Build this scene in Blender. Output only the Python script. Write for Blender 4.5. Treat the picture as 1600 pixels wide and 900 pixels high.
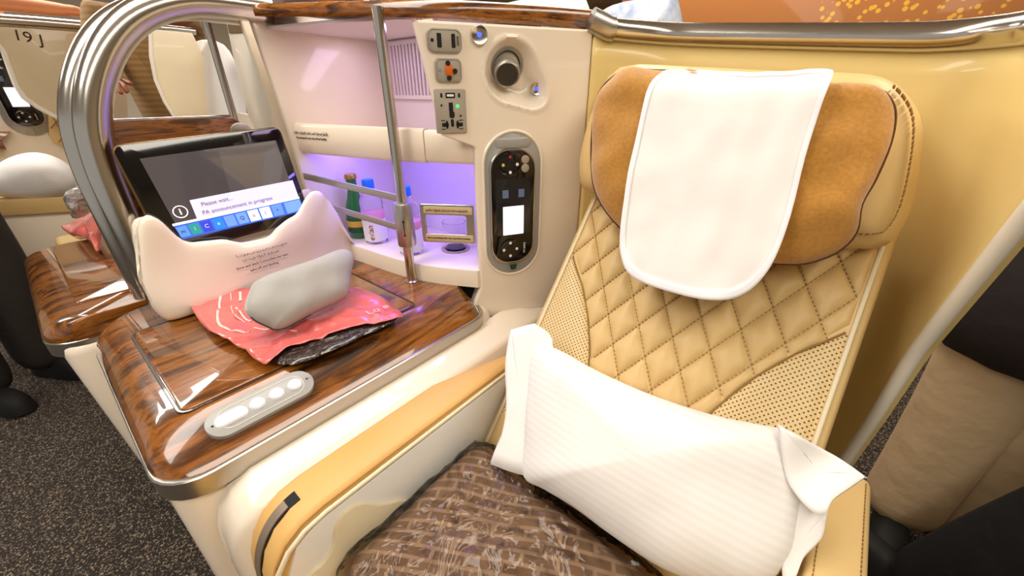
import bpy, bmesh, math, random
from mathutils import Vector, Matrix, noise
random.seed(4)
for o in list(bpy.data.objects): bpy.data.objects.remove(o)
SC = bpy.context.scene; COL = SC.collection
R = math.radians
# ---------------------------------------------------------------- camera
F = 610.0; TH = math.atan(.5); YAW = R(39.5); CAM = Vector((0, 0, 1.12))
cd = bpy.data.cameras.new('camera'); cam = bpy.data.objects.new('camera', cd); COL.objects.link(cam)
cam.location = CAM; cam.rotation_euler = (math.pi/2 - TH, 0, YAW)
cd.sensor_width = 36; cd.lens = F/1600*36; cd.clip_start = .01; SC.camera = cam
# ---------------------------------------------------------------- light
W = bpy.data.worlds.new('cabin_ambient'); SC.world = W; W.use_nodes = True
W.node_tree.nodes['Background'].inputs[0].default_value = (1, .95, .88, 1)
W.node_tree.nodes['Background'].inputs[1].default_value = .42
def area(name, loc, sx, sy, power, col, rot=(0, 0, 0)):
    l = bpy.data.lights.new(name, 'AREA'); l.shape = 'RECTANGLE'; l.size = sx; l.size_y = sy
    l.energy = power; l.color = col
    o = bpy.data.objects.new(name, l); COL.objects.link(o); o.location = loc; o.rotation_euler = rot; return o
area('ceiling_light_centre', (-.9, .2, 2.12), .5, 3.6, 46, (1, .94, .86))
area('ceiling_light_aisle', (.55, .1, 2.12), .35, 3.6, 34, (1, .93, .80))
area('ceiling_light_far_aisle', (-3.0, .4, 2.12), .4, 3.6, 75, (1, .94, .87))
area('ceiling_light_rear', (-.6, 3.2, 2.12), 2.5, .4, 30, (1, .9, .75))
vs = SC.view_settings; vs.view_transform = 'Standard'; vs.look = 'None'; vs.exposure = .08; vs.gamma = 1
vs.use_curve_mapping = False
# ---------------------------------------------------------------- pixel -> ray helpers
ct, st, cy, sy = math.cos(TH), math.sin(TH), math.cos(YAW), math.sin(YAW)
def ray(px, py):
    a, b = px-800, 450-py; up = b*ct-F*st; fw = F*ct+b*st
    return Vector((a*cy-fw*sy, a*sy+fw*cy, up))
def at(px, py, x=None, y=None, z=None):
    r = ray(px, py)
    if x is not None: s = (x-CAM.x)/r.x
    elif y is not None: s = (y-CAM.y)/r.y
    else: s = (z-CAM.z)/r.z
    return CAM+r*s
class Frame:
    def __init__(s, o, e1, e2):
        s.o = Vector(o); s.e1 = Vector(e1).normalized(); e2 = Vector(e2)
        s.e2 = (e2-s.e1*e2.dot(s.e1)).normalized(); s.n = s.e1.cross(s.e2)
    def w(s, a, b, c=0): return s.o+s.e1*a+s.e2*b+s.n*c
    def px(s, x, y, c=0):
        r = ray(x, y); p0 = s.o+s.n*c; t = (p0-CAM).dot(s.n)/r.dot(s.n); q = CAM+r*t-p0
        return (q.dot(s.e1), q.dot(s.e2))
    def pxs(s, pts, c=0): return [s.px(x, y, c) for x, y in pts]
    def off(s, c): return Frame(s.o+s.n*c, s.e1, s.e2)
# ---------------------------------------------------------------- materials
MATS = {}
def lin(c):
    if isinstance(c, str):
        c = [int(c[i:i+2], 16)/255 for i in (0, 2, 4)]
        c = [x/12.92 if x <= .04045 else ((x+.055)/1.055)**2.4 for x in c]
    return (c[0], c[1], c[2], 1)
def mat(name, col, rough=.5, metal=0, coat=0, emit=0, bump=None, vary=None, sheen=0, trans=0, spec=.5, ior=1.45):
    if name in MATS: return MATS[name]
    m = bpy.data.materials.new(name); m.use_nodes = True; nt = m.node_tree; b = nt.nodes['Principled BSDF']
    c = lin(col); b.inputs['Base Color'].default_value = c
    b.inputs['Roughness'].default_value = rough; b.inputs['Metallic'].default_value = metal
    b.inputs['Coat Weight'].default_value = coat; b.inputs['Coat Roughness'].default_value = .04
    b.inputs['Sheen Weight'].default_value = sheen; b.inputs['Transmission Weight'].default_value = trans
    b.inputs['Specular IOR Level'].default_value = spec; b.inputs['IOR'].default_value = ior
    if emit: b.inputs['Emission Color'].default_value = c; b.inputs['Emission Strength'].default_value = emit
    tc = nt.nodes.new('ShaderNodeTexCoord')
    def nz(scale, det=3):
        n = nt.nodes.new('ShaderNodeTexNoise'); n.inputs['Scale'].default_value = scale; n.inputs['Detail'].default_value = det
        nt.links.new(tc.outputs['Object'], n.inputs['Vector']); return n
    if vary:
        n = nz(vary[0], 4); r = nt.nodes.new('ShaderNodeValToRGB'); r.color_ramp.elements[0].position = .3; r.color_ramp.elements[1].position = .7
        r.color_ramp.elements[0].color = lin(vary[1]); r.color_ramp.elements[1].color = c
        nt.links.new(n.outputs['Fac'], r.inputs[0]); nt.links.new(r.outputs[0], b.inputs['Base Color'])
    if bump:
        n = nz(bump[0]); bp = nt.nodes.new('ShaderNodeBump'); bp.inputs['Strength'].default_value = bump[1]; bp.inputs['Distance'].default_value = bump[2] if len(bump) > 2 else .002
        nt.links.new(n.outputs['Fac'], bp.inputs['Height']); nt.links.new(bp.outputs[0], b.inputs['Normal'])
    MATS[name] = m; return m
def wood(name, sc, ramp, rough=.25, coat=1.0, dist=1.2):
    m = mat(name, '55300f', rough, coat=coat); nt = m.node_tree; b = nt.nodes['Principled BSDF']
    tc = nt.nodes.new('ShaderNodeTexCoord'); mp = nt.nodes.new('ShaderNodeMapping'); mp.inputs['Scale'].default_value = sc
    n = nt.nodes.new('ShaderNodeTexNoise'); n.inputs['Scale'].default_value = 1; n.inputs['Detail'].default_value = 7; n.inputs['Roughness'].default_value = .62; n.inputs['Distortion'].default_value = dist
    r = nt.nodes.new('ShaderNodeValToRGB'); e = r.color_ramp.elements
    e[0].position, e[0].color = ramp[0][0], lin(ramp[0][1]); e[1].position, e[1].color = ramp[-1][0], lin(ramp[-1][1])
    for p, c in ramp[1:-1]: k = e.new(p); k.color = lin(c)
    L = nt.links.new; L(tc.outputs['Object'], mp.inputs[0]); L(mp.outputs[0], n.inputs['Vector']); L(n.outputs['Fac'], r.inputs[0]); L(r.outputs[0], b.inputs['Base Color'])
    return m
WR = [(.3, '200f05'), (.42, '57300e'), (.53, '94581a'), (.63, '683a10'), (.75, 'c28a34')]
M_WOOD = wood('walnut_along', (26, 3.2, 26), WR)
M_WOODX = wood('walnut_rail', (9, 9, 60), WR)
M_CREAM = mat('cream_gloss_plastic', 'f2e4d1', .22, coat=.5)
M_CREAM2 = mat('cream_satin_plastic', 'eddfc9', .35, coat=.2)
M_SHELL = mat('shell_liner', 'ecd28c', .32, coat=.25)  # yellow of the liner holds the warm light bounced off the leather
M_SHELLW = mat('shell_edge_white', 'f1ead9', .3, coat=.3)
M_WHITEP = mat('white_plastic', 'ece9e2', .3, coat=.3)
M_LEATHER = mat('beige_leather', 'dcbd82', .42, bump=(260, .18, .001), vary=(3, 'd2b074'))
M_LEATHER2 = mat('tan_leather', 'dcb06a', .45, bump=(300, .15, .001), vary=(4, 'd2a45e'))
M_PIPE = mat('leather_piping', 'e6d8b6', .5)
M_STITCH = mat('brown_thread', '92703c', .8)
M_SUEDE = mat('ochre_suede', 'b98434', .95, sheen=.5, vary=(190, 'a87328'), bump=(160, .35, .002))
M_CLOTH = mat('white_cloth', 'ebe7e3', .9, bump=(30, .15, .006))
M_HEM = mat('white_hem', 'f0edf0', .85)
M_CHROME = mat('brushed_chrome', 'cfcac2', .2, 1)
M_ALU = mat('brushed_aluminium', 'bdb9b2', .32, 1)
M_STEEL = mat('satin_silver', 'aaa59b', .4, .6)
M_SILVERP = mat('silver_plastic', 'a3a19d', .4, .1)
M_GREYP = mat('grey_socket_plastic', 'a59b8c', .5)
M_BLACK = mat('black_gloss', '08080a', .12, coat=.6)
M_BLACKM = mat('black_matt', '0d0c0c', .7)
M_DARK = mat('dark_grey', '3a342d', .5)
M_LAV = mat('led_tinted_liner', 'dccfd2', .6)  # liner colour includes the violet tint of the LED light
M_TEXT = mat('brown_print', '4a2c18', .8)
M_BTN = mat('white_button', 'e6e8ee', .35)
M_BLUE = mat('blue_led', '3348ff', .4, emit=3)
M_GREENLED = mat('green_led', '30e060', .4, emit=2)
def ang_smooth(me, a):
    for p in me.polygons: p.use_smooth = True
    try: me.set_sharp_from_angle(angle=R(a))
    except Exception: pass
WL = {}
def link(o, parent, loc):
    COL.objects.link(o); o.location = loc
    if parent is not None:
        o.parent = parent; o.matrix_parent_inverse = Matrix.Translation(WL[parent.name]).inverted()
    WL[o.name] = Vector(loc); return o
def empty(name, loc, label, cat, group=None, kind=None):
    o = bpy.data.objects.new(name, None); o.empty_display_size = .05
    link(o, None, Vector(loc)); return tag(o, label, cat, group, kind)
def tag(o, label=None, cat=None, group=None, kind=None):
    if label: o['label'] = label
    if cat: o['category'] = cat
    if group: o['group'] = group
    if kind: o['kind'] = kind
    return o
def mk(name, verts, faces, m, parent=None, smooth=40, uv=None, mi=None, mods=None, fix=True):
    vs_ = [Vector(v) for v in verts]
    lo = Vector((min(v.x for v in vs_), min(v.y for v in vs_), min(v.z for v in vs_)))
    hi = Vector((max(v.x for v in vs_), max(v.y for v in vs_), max(v.z for v in vs_)))
    c = Vector(((lo.x+hi.x)/2, (lo.y+hi.y)/2, lo.z))
    me = bpy.data.meshes.new(name); me.from_pydata([tuple(v-c) for v in vs_], [], faces)
    ms = m if isinstance(m, (list, tuple)) else [m]
    for x in ms: me.materials.append(x)
    if mi:
        for p, i in zip(me.polygons, mi): p.material_index = i
    if uv:
        ul = me.uv_layers.new(name='UVMap')
        for l in me.loops: ul.data[l.index].uv = uv[l.vertex_index]
    if fix:
        bm = bmesh.new(); bm.from_mesh(me); bmesh.ops.recalc_face_normals(bm, faces=bm.faces); bm.to_mesh(me); bm.free()
    if smooth: ang_smooth(me, smooth)
    o = bpy.data.objects.new(name, me); link(o, parent, c)
    for k in (mods or []):
        d = o.modifiers.new(k[0], k[1])
        for a, b in k[2].items(): setattr(d, a, b)
    return o
SUB = lambda n=1: ('sub', 'SUBSURF', dict(levels=n, render_levels=n))
def SOL(t, off=-1): return ('sol', 'SOLIDIFY', dict(thickness=t, offset=off))
# ---------------------------------------------------------------- shape helpers
def catmull(P, n=4, closed=True):
    P = [Vector(p) for p in P]; out = []; N = len(P)
    rng = range(N) if closed else range(N-1)
    for i in rng:
        p0 = P[(i-1) % N] if closed or i > 0 else P[0]*2-P[1]
        p1 = P[i]; p2 = P[(i+1) % N]
        p3 = P[(i+2) % N] if closed or i+2 < N else P[-1]*2-P[-2]
        for k in range(n):
            t = k/n
            out.append(.5*((2*p1)+(p2-p0)*t+(2*p0-5*p1+4*p2-p3)*t*t+(3*p1-p0-3*p2+p3)*t**3))
    if not closed: out.append(P[-1])
    return out
def rrect(cx, cy_, w, h, r, n=5):
    out = []; r = min(r, w/2-1e-5, h/2-1e-5)
    for sx, sy_, a0 in ((1, 1, 0), (-1, 1, 90), (-1, -1, 180), (1, -1, 270)):
        for k in range(n+1):
            a = R(a0+90*k/n); out.append((cx+sx*(w/2-r)+r*math.cos(a), cy_+sy_*(h/2-r)+r*math.sin(a)))
    return out
def circ(cx, cy_, r, n=24): return [(cx+r*math.cos(2*math.pi*k/n), cy_+r*math.sin(2*math.pi*k/n)) for k in range(n)]
def inset(pts, d):
    n = len(pts); P = [Vector((p[0], p[1])) for p in pts]
    A = sum(P[i].x*P[(i+1) % n].y-P[(i+1) % n].x*P[i].y for i in range(n)); s = 1 if A > 0 else -1; out = []
    for i in range(n):
        t = (P[(i+1) % n]-P[i-1]);
        if t.length < 1e-9: out.append(P[i]); continue
        t.normalize(); out.append(P[i]+Vector((-t.y, t.x))*d*s)
    return out
def loft(name, rings, m, parent=None, cap0=True, cap1=True, smooth=40, mods=None, closed=True, uv=None):
    n = len(rings[0]); V = [v for r in rings for v in r]; Fc = []
    for i in range(len(rings)-1):
        for k in range(n if closed else n-1):
            a, b = i*n+k, i*n+(k+1) % n; Fc.append((a, b, b+n, a+n))
    if cap0: Fc.append(tuple(range(n-1, -1, -1)))
    if cap1: Fc.append(tuple(range((len(rings)-1)*n, len(rings)*n)))
    return mk(name, V, Fc, m, parent, smooth, mods=mods, uv=uv)
def plate(name, pts, fr, c0, c1, m, parent=None, bevel=.0015, smooth=35):
    pts = [(p[0], p[1]) for p in pts]; rings = [[fr.w(a, b, c0) for a, b in pts]]
    if bevel:
        rings.append([fr.w(a, b, c1-bevel) for a, b in pts]); i1 = inset(pts, bevel*.3); i2 = inset(pts, bevel)
        rings.append([fr.w(p.x, p.y, c1-bevel*.3) for p in i1]); rings.append([fr.w(p.x, p.y, c1) for p in i2])
    else: rings.append([fr.w(a, b, c1) for a, b in pts])
    return loft(name, rings, m, parent, smooth=smooth)
def ringplate(name, outer, inner, fr, c0, c1, m, parent=None, bevel=.001):
    rings = [[fr.w(a, b, c0) for a, b in outer], [fr.w(a, b, c1-bevel) for a, b in outer], [fr.w(p[0], p[1], c1) for p in inset(outer, bevel)],
             [fr.w(p[0], p[1], c1) for p in inset(inner, -bevel)], [fr.w(a, b, c1-bevel) for a, b in inner], [fr.w(a, b, c0) for a, b in inner]]
    n = len(outer); V = [v for r in rings for v in r]; Fc = []
    for i in range(6):
        for k in range(n):
            j = (i+1) % 6; Fc.append((i*n+k, i*n+(k+1) % n, j*n+(k+1) % n, j*n+k))
    return mk(name, V, Fc, m, parent, 35)
def puff(name, pts, fr, hf, hb, m, parent=None, rings=8, p=2.4, q=.5, ctr=None, nz=None, mods=None, smooth=60, hfun=None, uvs=1.0):
    P = [(v[0], v[1]) for v in pts]; n = len(P)
    c = ctr or (sum(v[0] for v in P)/n, sum(v[1] for v in P)/n)
    V, uv, Fc = [], [], []
    def add(a, b, h):
        if nz: h += nz[1]*noise.noise(Vector((a*nz[0], b*nz[0], nz[2] if len(nz) > 2 else 0)))*min(1, abs(h)*40+.25)
        if hfun: h += hfun(a, b)
        V.append(fr.w(a, b, h)); uv.append((a*uvs, b*uvs))
    T = [1-(k/rings)**1.6 for k in range(rings)]
    for side, hh in ((1, hf), (-1, hb)):
        base = len(V)
        for k, t in enumerate(T):
            for (a, b) in P: add(c[0]+(a-c[0])*t, c[1]+(b-c[1])*t, side*hh*max(0, 1-t**p)**q)
        add(c[0], c[1], side*hh); ce = len(V)-1
        for k in range(rings-1):
            for i in range(n):
                f = (base+k*n+i, base+k*n+(i+1) % n, base+(k+1)*n+(i+1) % n, base+(k+1)*n+i); Fc.append(f if side > 0 else f[::-1])
        for i in range(n):
            f = (base+(rings-1)*n+i, base+(rings-1)*n+(i+1) % n, ce); Fc.append(f if side > 0 else f[::-1])
        if side > 0: nb = len(V)
    for i in range(n): Fc.append((i, nb+i, nb+(i+1) % n, (i+1) % n))
    return mk(name, V, Fc, m, parent, smooth, uv=uv, mods=mods, fix=False)
def tube(name, P, r, m, parent=None, seg=14, cap=True, smooth=50, close=False):
    P = [Vector(p) for p in P]; rings = []; up = None
    for i, p in enumerate(P):
        t = (P[min(i+1, len(P)-1)]-P[max(i-1, 0)]).normalized()
        if up is None: up = Vector((0, 0, 1)) if abs(t.z) < .9 else Vector((1, 0, 0))
        a = (up-t*up.dot(t)).normalized(); b = t.cross(a); up = a; rr = r[i] if isinstance(r, (list, tuple)) else r
        rings.append([p+(a*math.cos(2*math.pi*k/seg)+b*math.sin(2*math.pi*k/seg))*rr for k in range(seg)])
    return loft(name, rings, m, parent, cap, cap, smooth)
def lathe(name, prof, base, m, parent=None, seg=28, smooth=50, axis=None, mi=None):
    fr = axis or Frame(base, (1, 0, 0), (0, 1, 0)); fr = Frame(base, fr.e1, fr.e2)
    rings = [[fr.w(max(r, 1e-4)*math.cos(2*math.pi*k/seg), max(r, 1e-4)*math.sin(2*math.pi*k/seg), z) for k in range(seg)] for r, z in prof]
    return loft(name, rings, m, parent, smooth=smooth)
def rbox(name, x0, x1, y0, y1, z0, z1, r, m, parent=None, seg=3, smooth=40, fn=None):
    bm = bmesh.new(); bmesh.ops.create_cube(bm, size=1)
    for v in bm.verts: v.co = Vector(((x0+x1)/2+v.co.x*(x1-x0), (y0+y1)/2+v.co.y*(y1-y0), (z0+z1)/2+v.co.z*(z1-z0)))
    if fn:
        for v in bm.verts: v.co = Vector(fn(v.co))
    if r: bmesh.ops.bevel(bm, geom=list(bm.edges), offset=r, segments=seg, profile=.5, affect='EDGES')
    V = [v.co.copy() for v in bm.verts]; bm.verts.index_update(); Fc = [[v.index for v in f.verts] for f in bm.faces]; bm.free()
    return mk(name, V, Fc, m, parent, smooth)
def bar(name, a, b, w, h, m, parent=None, up=(0, 0, 1), bev=0):
    a, b = Vector(a), Vector(b); fr = Frame(a, b-a, up); L = (b-a).length
    return plate(name, [(0, -h/2), (L, -h/2), (L, h/2), (0, h/2)], fr, -w/2, w/2, m, parent, bev)
def text(name, s, fr, a, b, size, m, parent=None, align='CENTER', c=.0006, ex=0.0):
    cu = bpy.data.curves.new(name, 'FONT'); cu.body = s; cu.size = size; cu.align_x = align; cu.align_y = 'CENTER'; cu.extrude = .0002; cu.offset = ex
    t = bpy.data.objects.new(name, cu); COL.objects.link(t); bpy.context.view_layer.update()
    me = bpy.data.meshes.new_from_object(t.evaluated_get(bpy.context.evaluated_depsgraph_get()))
    V = [fr.w(a+v.co.x, b+v.co.y, c+v.co.z) for v in me.vertices]; Fc = [list(p.vertices) for p in me.polygons]
    bpy.data.objects.remove(t); bpy.data.meshes.remove(me)
    return mk(name, V, Fc, m, parent, 0, fix=False)
def dashes(name, paths, fr, m, parent, L=.004, gap=.0025, w=.0009, h=.001, c=0):
    V, Fc = [], []
    for P in paths:
        P = [Vector(p) for p in P]
        for p, q in zip(P, P[1:]):
            d = q-p; ln = d.length
            if ln < 1e-6: continue
            d /= ln; s = Vector((-d.y, d.x))*w/2; t = 0
            while t < ln:
                e = min(t+L, ln); b0 = len(V)
                for u in (p+d*t-s, p+d*e-s, p+d*e+s, p+d*t+s): V.append(fr.w(u.x, u.y, c+h))
                for u in (p+d*t-s, p+d*e-s, p+d*e+s, p+d*t+s): V.append(fr.w(u.x, u.y, c-h))
                Fc += [(b0, b0+1, b0+2, b0+3)]+[(b0+k, b0+4+k, b0+4+(k+1) % 4, b0+(k+1) % 4) for k in range(4)]
                t = e+gap
    return mk(name, V, Fc, m, parent, 0, fix=False)
XF = Frame((0, 0, 0), (1, 0, 0), (0, 1, 0))           # horizontal plan frame: (x, y) with height
def plan(z): return Frame((0, 0, z), (1, 0, 0), (0, 1, 0))
def facex(x): return Frame((x, 0, 0), (0, 1, 0), (0, 0, 1))   # plane facing +X: (y, z)
# ================================================================ SETTING
def carpet():
    m = bpy.data.materials.new('speckled_carpet'); m.use_nodes = True; nt = m.node_tree; b = nt.nodes['Principled BSDF']; L = nt.links.new
    tc = nt.nodes.new('ShaderNodeTexCoord'); n = nt.nodes.new('ShaderNodeTexNoise'); n.inputs['Scale'].default_value = 230; n.inputs['Detail'].default_value = 2
    r = nt.nodes.new('ShaderNodeValToRGB'); e = r.color_ramp.elements
    e[0].position, e[0].color = .46, lin('26211e'); e[1].position, e[1].color = .66, lin('a08f78'); k = e.new(.56); k.color = lin('453b34')
    L(tc.outputs['Object'], n.inputs['Vector']); L(n.outputs['Fac'], r.inputs[0]); L(r.outputs[0], b.inputs['Base Color']); b.inputs['Roughness'].default_value = 1
    bp = nt.nodes.new('ShaderNodeBump'); bp.inputs['Strength'].default_value = .8; bp.inputs['Distance'].default_value = .004; L(n.outputs['Fac'], bp.inputs['Height']); L(bp.outputs[0], b.inputs['Normal'])
    return m
o = rbox('floor', -6, 3, -3.5, 6, -.05, 0, 0, carpet()); tag(o, kind='structure')
o = rbox('ceiling', -6, 3, -3.5, 6, 2.2, 2.25, 0, mat('ceiling_panel', 'efe4d0', .6)); tag(o, kind='structure')
o = rbox('trim_1', -6, -5.9, -3.5, 6, 0, 2.2, 0, mat('cabin_sidewall', 'e6d9c2', .5)); o.name = 'wall_left'; tag(o, kind='structure')
o = rbox('wall_right', 2.9, 3, -3.5, 6, 0, 2.2, 0, mat('cabin_sidewall2', 'd8c4a0', .5)); tag(o, kind='structure')
def bulkhead():
    m = mat('bulkhead_print', 'c27a32', .45, coat=.2); nt = m.node_tree; b = nt.nodes['Principled BSDF']; L = nt.links.new
    tc = nt.nodes.new('ShaderNodeTexCoord')
    sep = nt.nodes.new('ShaderNodeSeparateXYZ'); L(tc.outputs['Object'], sep.inputs[0])
    v = nt.nodes.new('ShaderNodeTexVoronoi'); v.inputs['Scale'].default_value = 26; L(tc.outputs['Object'], v.inputs['Vector'])
    r = nt.nodes.new('ShaderNodeValToRGB'); r.color_ramp.elements[0].position = .30; r.color_ramp.elements[0].color = (1, 1, 1, 1); r.color_ramp.elements[1].position = .36; r.color_ramp.elements[1].color = (0, 0, 0, 1)
    L(v.outputs['Distance'], r.inputs[0])
    # the printed leaves fill one crown in the middle of the board
    ln = nt.nodes.new('ShaderNodeMath'); ln.operation = 'ABSOLUTE'; L(sep.outputs['X'], ln.inputs[0])
    ls = nt.nodes.new('ShaderNodeMath'); ls.operation = 'LESS_THAN'; ls.inputs[1].default_value = 1.0; L(ln.outputs[0], ls.inputs[0])
    mu = nt.nodes.new('ShaderNodeMath'); mu.operation = 'MULTIPLY'; L(r.outputs[0], mu.inputs[0]); L(ls.outputs[0], mu.inputs[1])
    mx = nt.nodes.new('ShaderNodeMix'); mx.data_type = 'RGBA'; mx.inputs['A'].default_value = lin('9a5f28'); mx.inputs['B'].default_value = lin('c9962a')
    L(mu.outputs[0], mx.inputs['Factor']); L(mx.outputs['Result'], b.inputs['Base Color']); return m
o = rbox('wall_back', -1.72, 2.9, 3.6, 3.68, 0, 2.2, 0, bulkhead()); tag(o, kind='structure')
o = rbox('trim_2', -6, -1.72, 5.9, 6, 0, 2.2, 0, mat('rear_wall', 'c98f4a', .5)); o.name = 'wall_rear'; tag(o, kind='structure')

# ================================================================ CONSOLES
def seats_pts(x0, x1, y0, y1, rad, n=6): return rrect((x0+x1)/2, (y0+y1)/2, x1-x0, y1-y0, rad, n)
def wood_table(name, x_in, x_out, yf, yb, parent, s, ztop=.70):
    # x_in: divider side, x_out: seat side, s=+1 when the seat side is +X
    rings = []
    for k in range(9):
        th = math.pi/2*k/8; z = ztop-.05+.05*math.sin(th); ins = .055*(1-math.cos(th)); slope = .078*(max(0, (z-ztop+.05))/.05)**1.3
        a, b = (x_in, x_out-slope) if s > 0 else (x_out+slope, x_in)
        rings.append([Vector((p[0], p[1], z)) for p in seats_pts(a, b, yf+ins, yb, .065-.02*k/8)])
    return loft(name, rings, M_WOOD, parent, smooth=50)
def slant(yf):
    return lambda v: (v.x, v.y+((.0 if yf > -.05 else .03)*(1-v.z/.65) if v.y < yf+.1 else 0), v.z)
# --- our console
con = empty('side_console', (-.83, .25, 0), 'cream side console with dark glossy wood top, right of the chrome arch, nearest the seat', 'console')
rbox('console_body', -1.105, -.565, -.03, .62, 0, .652, .03, M_CREAM, con, fn=slant(-.03))
rb = [seats_pts(-1.10, -.553, -.037, .60, .06), ]
ringplate('metal_strip', rb[0], seats_pts(-1.09, -.563, -.027, .59, .05), plan(.62), 0, .033, M_ALU, con, .002)
wt = wood_table('wood_top', -1.10, -.556, -.035, .59, con, 1)
leaf = [(-.985, .035), (-.645, .03), (-.645, .44), (-.985, .44)]
lp = rrect(-.81, .235, .33, .42, .012, 4)
plate('table_leaf', lp, plan(.6995), 0, .0035, M_WOOD, wt, .003)
ringplate('leaf_groove', inset(lp, -.006), inset(lp, -.001), plan(.6995), 0, .0022, mat('dark_groove', '2c1407', .3, coat=.6), wt, .0008)
# cream ledge with finger scoop between strip and armrest
V = []
ys = [-.005, 0, .01, .03, .06, .12, .3, .5, .7, .9]
rings = []
for i, y in enumerate(ys):
    k = min(1, (y+.005)/.065); k = math.sqrt(max(0, 1-(1-k)**2)); top = .50+.115*k; x1 = -.485 if y < .6 else -.485+(y-.6)*.1
    xo = -.52+.035*k
    rings.append([Vector(p) for p in ((-.57, y, .02), (-.57, y, top+.008), (-.545, y, top+.008), (-.53, y, top), (xo-.012, y, top-.002), (xo, y, top-.014), (xo, y, .02))])
loft('ledge', rings, M_CREAM, con, smooth=50)
# control panel on the sloping edge
p1 = Vector((-.575, .0, .6788)); cpf = Frame((-.5975, .125, .6868), (0, 1, 0), (-.62, 0, .30))
ca, cb = cpf.px(334, 690), cpf.px(494, 603)
cx0, cx1 = cpf.px(332, 693)[0], cpf.px(497, 602)[0]
cm = (cx0+cx1)/2; cw = cx1-cx0
ctl = plate('control_panel', rrect(cm, 0, cw, .05, .025, 8), cpf, -.006, .004, M_SILVERP, con, .002)
ringplate('control_groove', rrect(cm, 0, cw-.03, .036, .018, 8), rrect(cm, 0, cw-.034, .032, .016, 8), cpf, .0035, .0045, M_STEEL, ctl, .0003)
for (bx, by, w) in ((375, 672, .043), (415, 649, .022), (444, 631, .022), (471, 614, .022)):
    a, b = cpf.px(bx, by, .005)
    puff('button', rrect(a, 0, w, .022, .011, 6), cpf.off(.004), .005, .001, M_BTN, ctl, rings=4)
    if w > .03: puff('button_light', rrect(a+.002, 0, .014, .006, .003, 4), cpf.off(.0088), .0006, .0003, mat('pale_blue_glow', '9fb4ff', .4, emit=1.2), ctl, rings=2)
for a in (cx0+.009, cx1-.009): plate('screw', circ(a, 0, .0016, 10), cpf, .003, .0046, M_BLACKM, ctl, 0)

# --- neighbour console beyond the arch
nco = empty('side_console', (-1.5, .2, 0), 'second cream console with dark wood top, left of the chrome arch', 'console')
rbox('console_body', -1.86, -1.135, -.085, .62, 0, .652, .03, M_CREAM, nco, fn=slant(-.085))
ringplate('metal_strip', seats_pts(-1.885, -1.14, -.10, .60, .06), seats_pts(-1.87, -1.15, -.085, .59, .05), plan(.62), 0, .033, M_ALU, nco, .002)
wt2 = wood_table('wood_top', -1.14, -1.885, -.10, .62, nco, -1)
lp = rrect(-1.49, .22, .52, .5, .012, 4)
plate('table_leaf', lp, plan(.6995), 0, .0035, M_WOOD, wt2, .003)
rbox('armrest_pad', -2.12, -1.93, -.02, .62, .45, .66, .02, M_LEATHER, nco)
rbox('armrest_base', -2.10, -1.86, .0, .62, 0, .46, .02, M_CREAM, nco)

# ================================================================ TWIN CHROME ARCH, POLES, DIVIDER BOARD
def arch(x, label):
    pts = [(.095, .68), (.095, .80), (.095, .93), (.098, 1.0), (.110, 1.07), (.14, 1.142), (.187, 1.208), (.246, 1.254), (.326, 1.281), (.43, 1.285), (.47, 1.284)]
    P = catmull([(x, y-(.012 if x < -1.12 else 0), z) for y, z in pts], 5, False)
    a = tube('handrail_arch', P, .0265, M_CHROME, None, 22); return tag(a, label, 'handrail')
arch(-1.088, 'thick chrome arched handrail tube, nearer of the twin tubes, beside the tablet')
arch(-1.166, 'thick chrome arched handrail tube, farther of the twin tubes, left of the nearer one')
g = [at(160, 186, x=-1.12), at(337, 174, x=-1.12)]
fx = facex(-1.12)
dv = empty('divider_board', (-1.12, .24, .7), 'upright walnut divider board between the two consoles, behind the tablet', 'divider')
bd = plate('board', [(.11, .70), (.365, .70), (.365, 1.035), (.356, 1.06), (.34, 1.075), (.12, 1.075), (.11, 1.07)], fx, -.012, .012, M_WOODX, dv, .004)
plate('hinge_disc', circ(.352, 1.035, .024, 24), fx, .008, .014, M_ALU, dv, .002)

def pole(name, x, y, z0, z1, label):
    e = empty(name, (x, y, z0), label, 'pole')
    tube('pole_tube', [(x, y, z0), (x, y, (z0+z1)/2), (x, y, z1)], .0112, M_CHROME, e, 20)
    lathe('foot_collar', [(.0, 0), (.016, 0), (.016, .004), (.0125, .006), (.0125, .008), (0, .008)], (x, y, z0), M_CHROME, e); return e
pl1 = pole('support_pole', -.749, .518, .70, 1.262, 'slim chrome pole standing on the wood top in front of the minibar')
pole('support_pole', -1.665, .52, .70, 1.34, 'slim chrome pole on the farther console, behind the divider board')

# ================================================================ MINIBAR CABINET
cab = empty('minibar_cabinet', (-.85, .6, .7), 'cream minibar cabinet with bottle shelf and niche lining painted in the violet of LED light, behind the chrome pole', 'cabinet')
plate('side_wall', [(.47, .70), (.45, 1.04), (.425, 1.272), (.76, 1.272), (.76, .70)], facex(-1.10), 0, .014, M_CREAM, cab, .006)
back = plate('back_wall', [(-1.10, .70), (-.55, .70), (-.55, 1.262), (-1.10, 1.262)], Frame((0, .745, 0), (1, 0, 0), (0, 0, 1)), -.015, 0, M_LAV, cab, 0)
plate('ceiling_panel', [(-1.10, .45), (-.9, .50), (-.75, .56), (-.66, .62), (-.62, .76), (-1.10, .76)], plan(1.247), 0, .006, M_LAV, cab, 0)
vf = Frame((0, .744, 0), (1, 0, 0), (0, 0, 1))
vx0, vx1, vz0, vz1 = -1.082, -.85, 1.104, 1.243
vent = ringplate('vent_frame', rrect((vx0+vx1)/2, (vz0+vz1)/2, vx1-vx0, vz1-vz0, .006, 3), rrect((vx0+vx1)/2, (vz0+vz1)/2, vx1-vx0-.02, vz1-vz0-.02, .004, 3), vf, 0, .006, M_LAV, cab)
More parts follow.
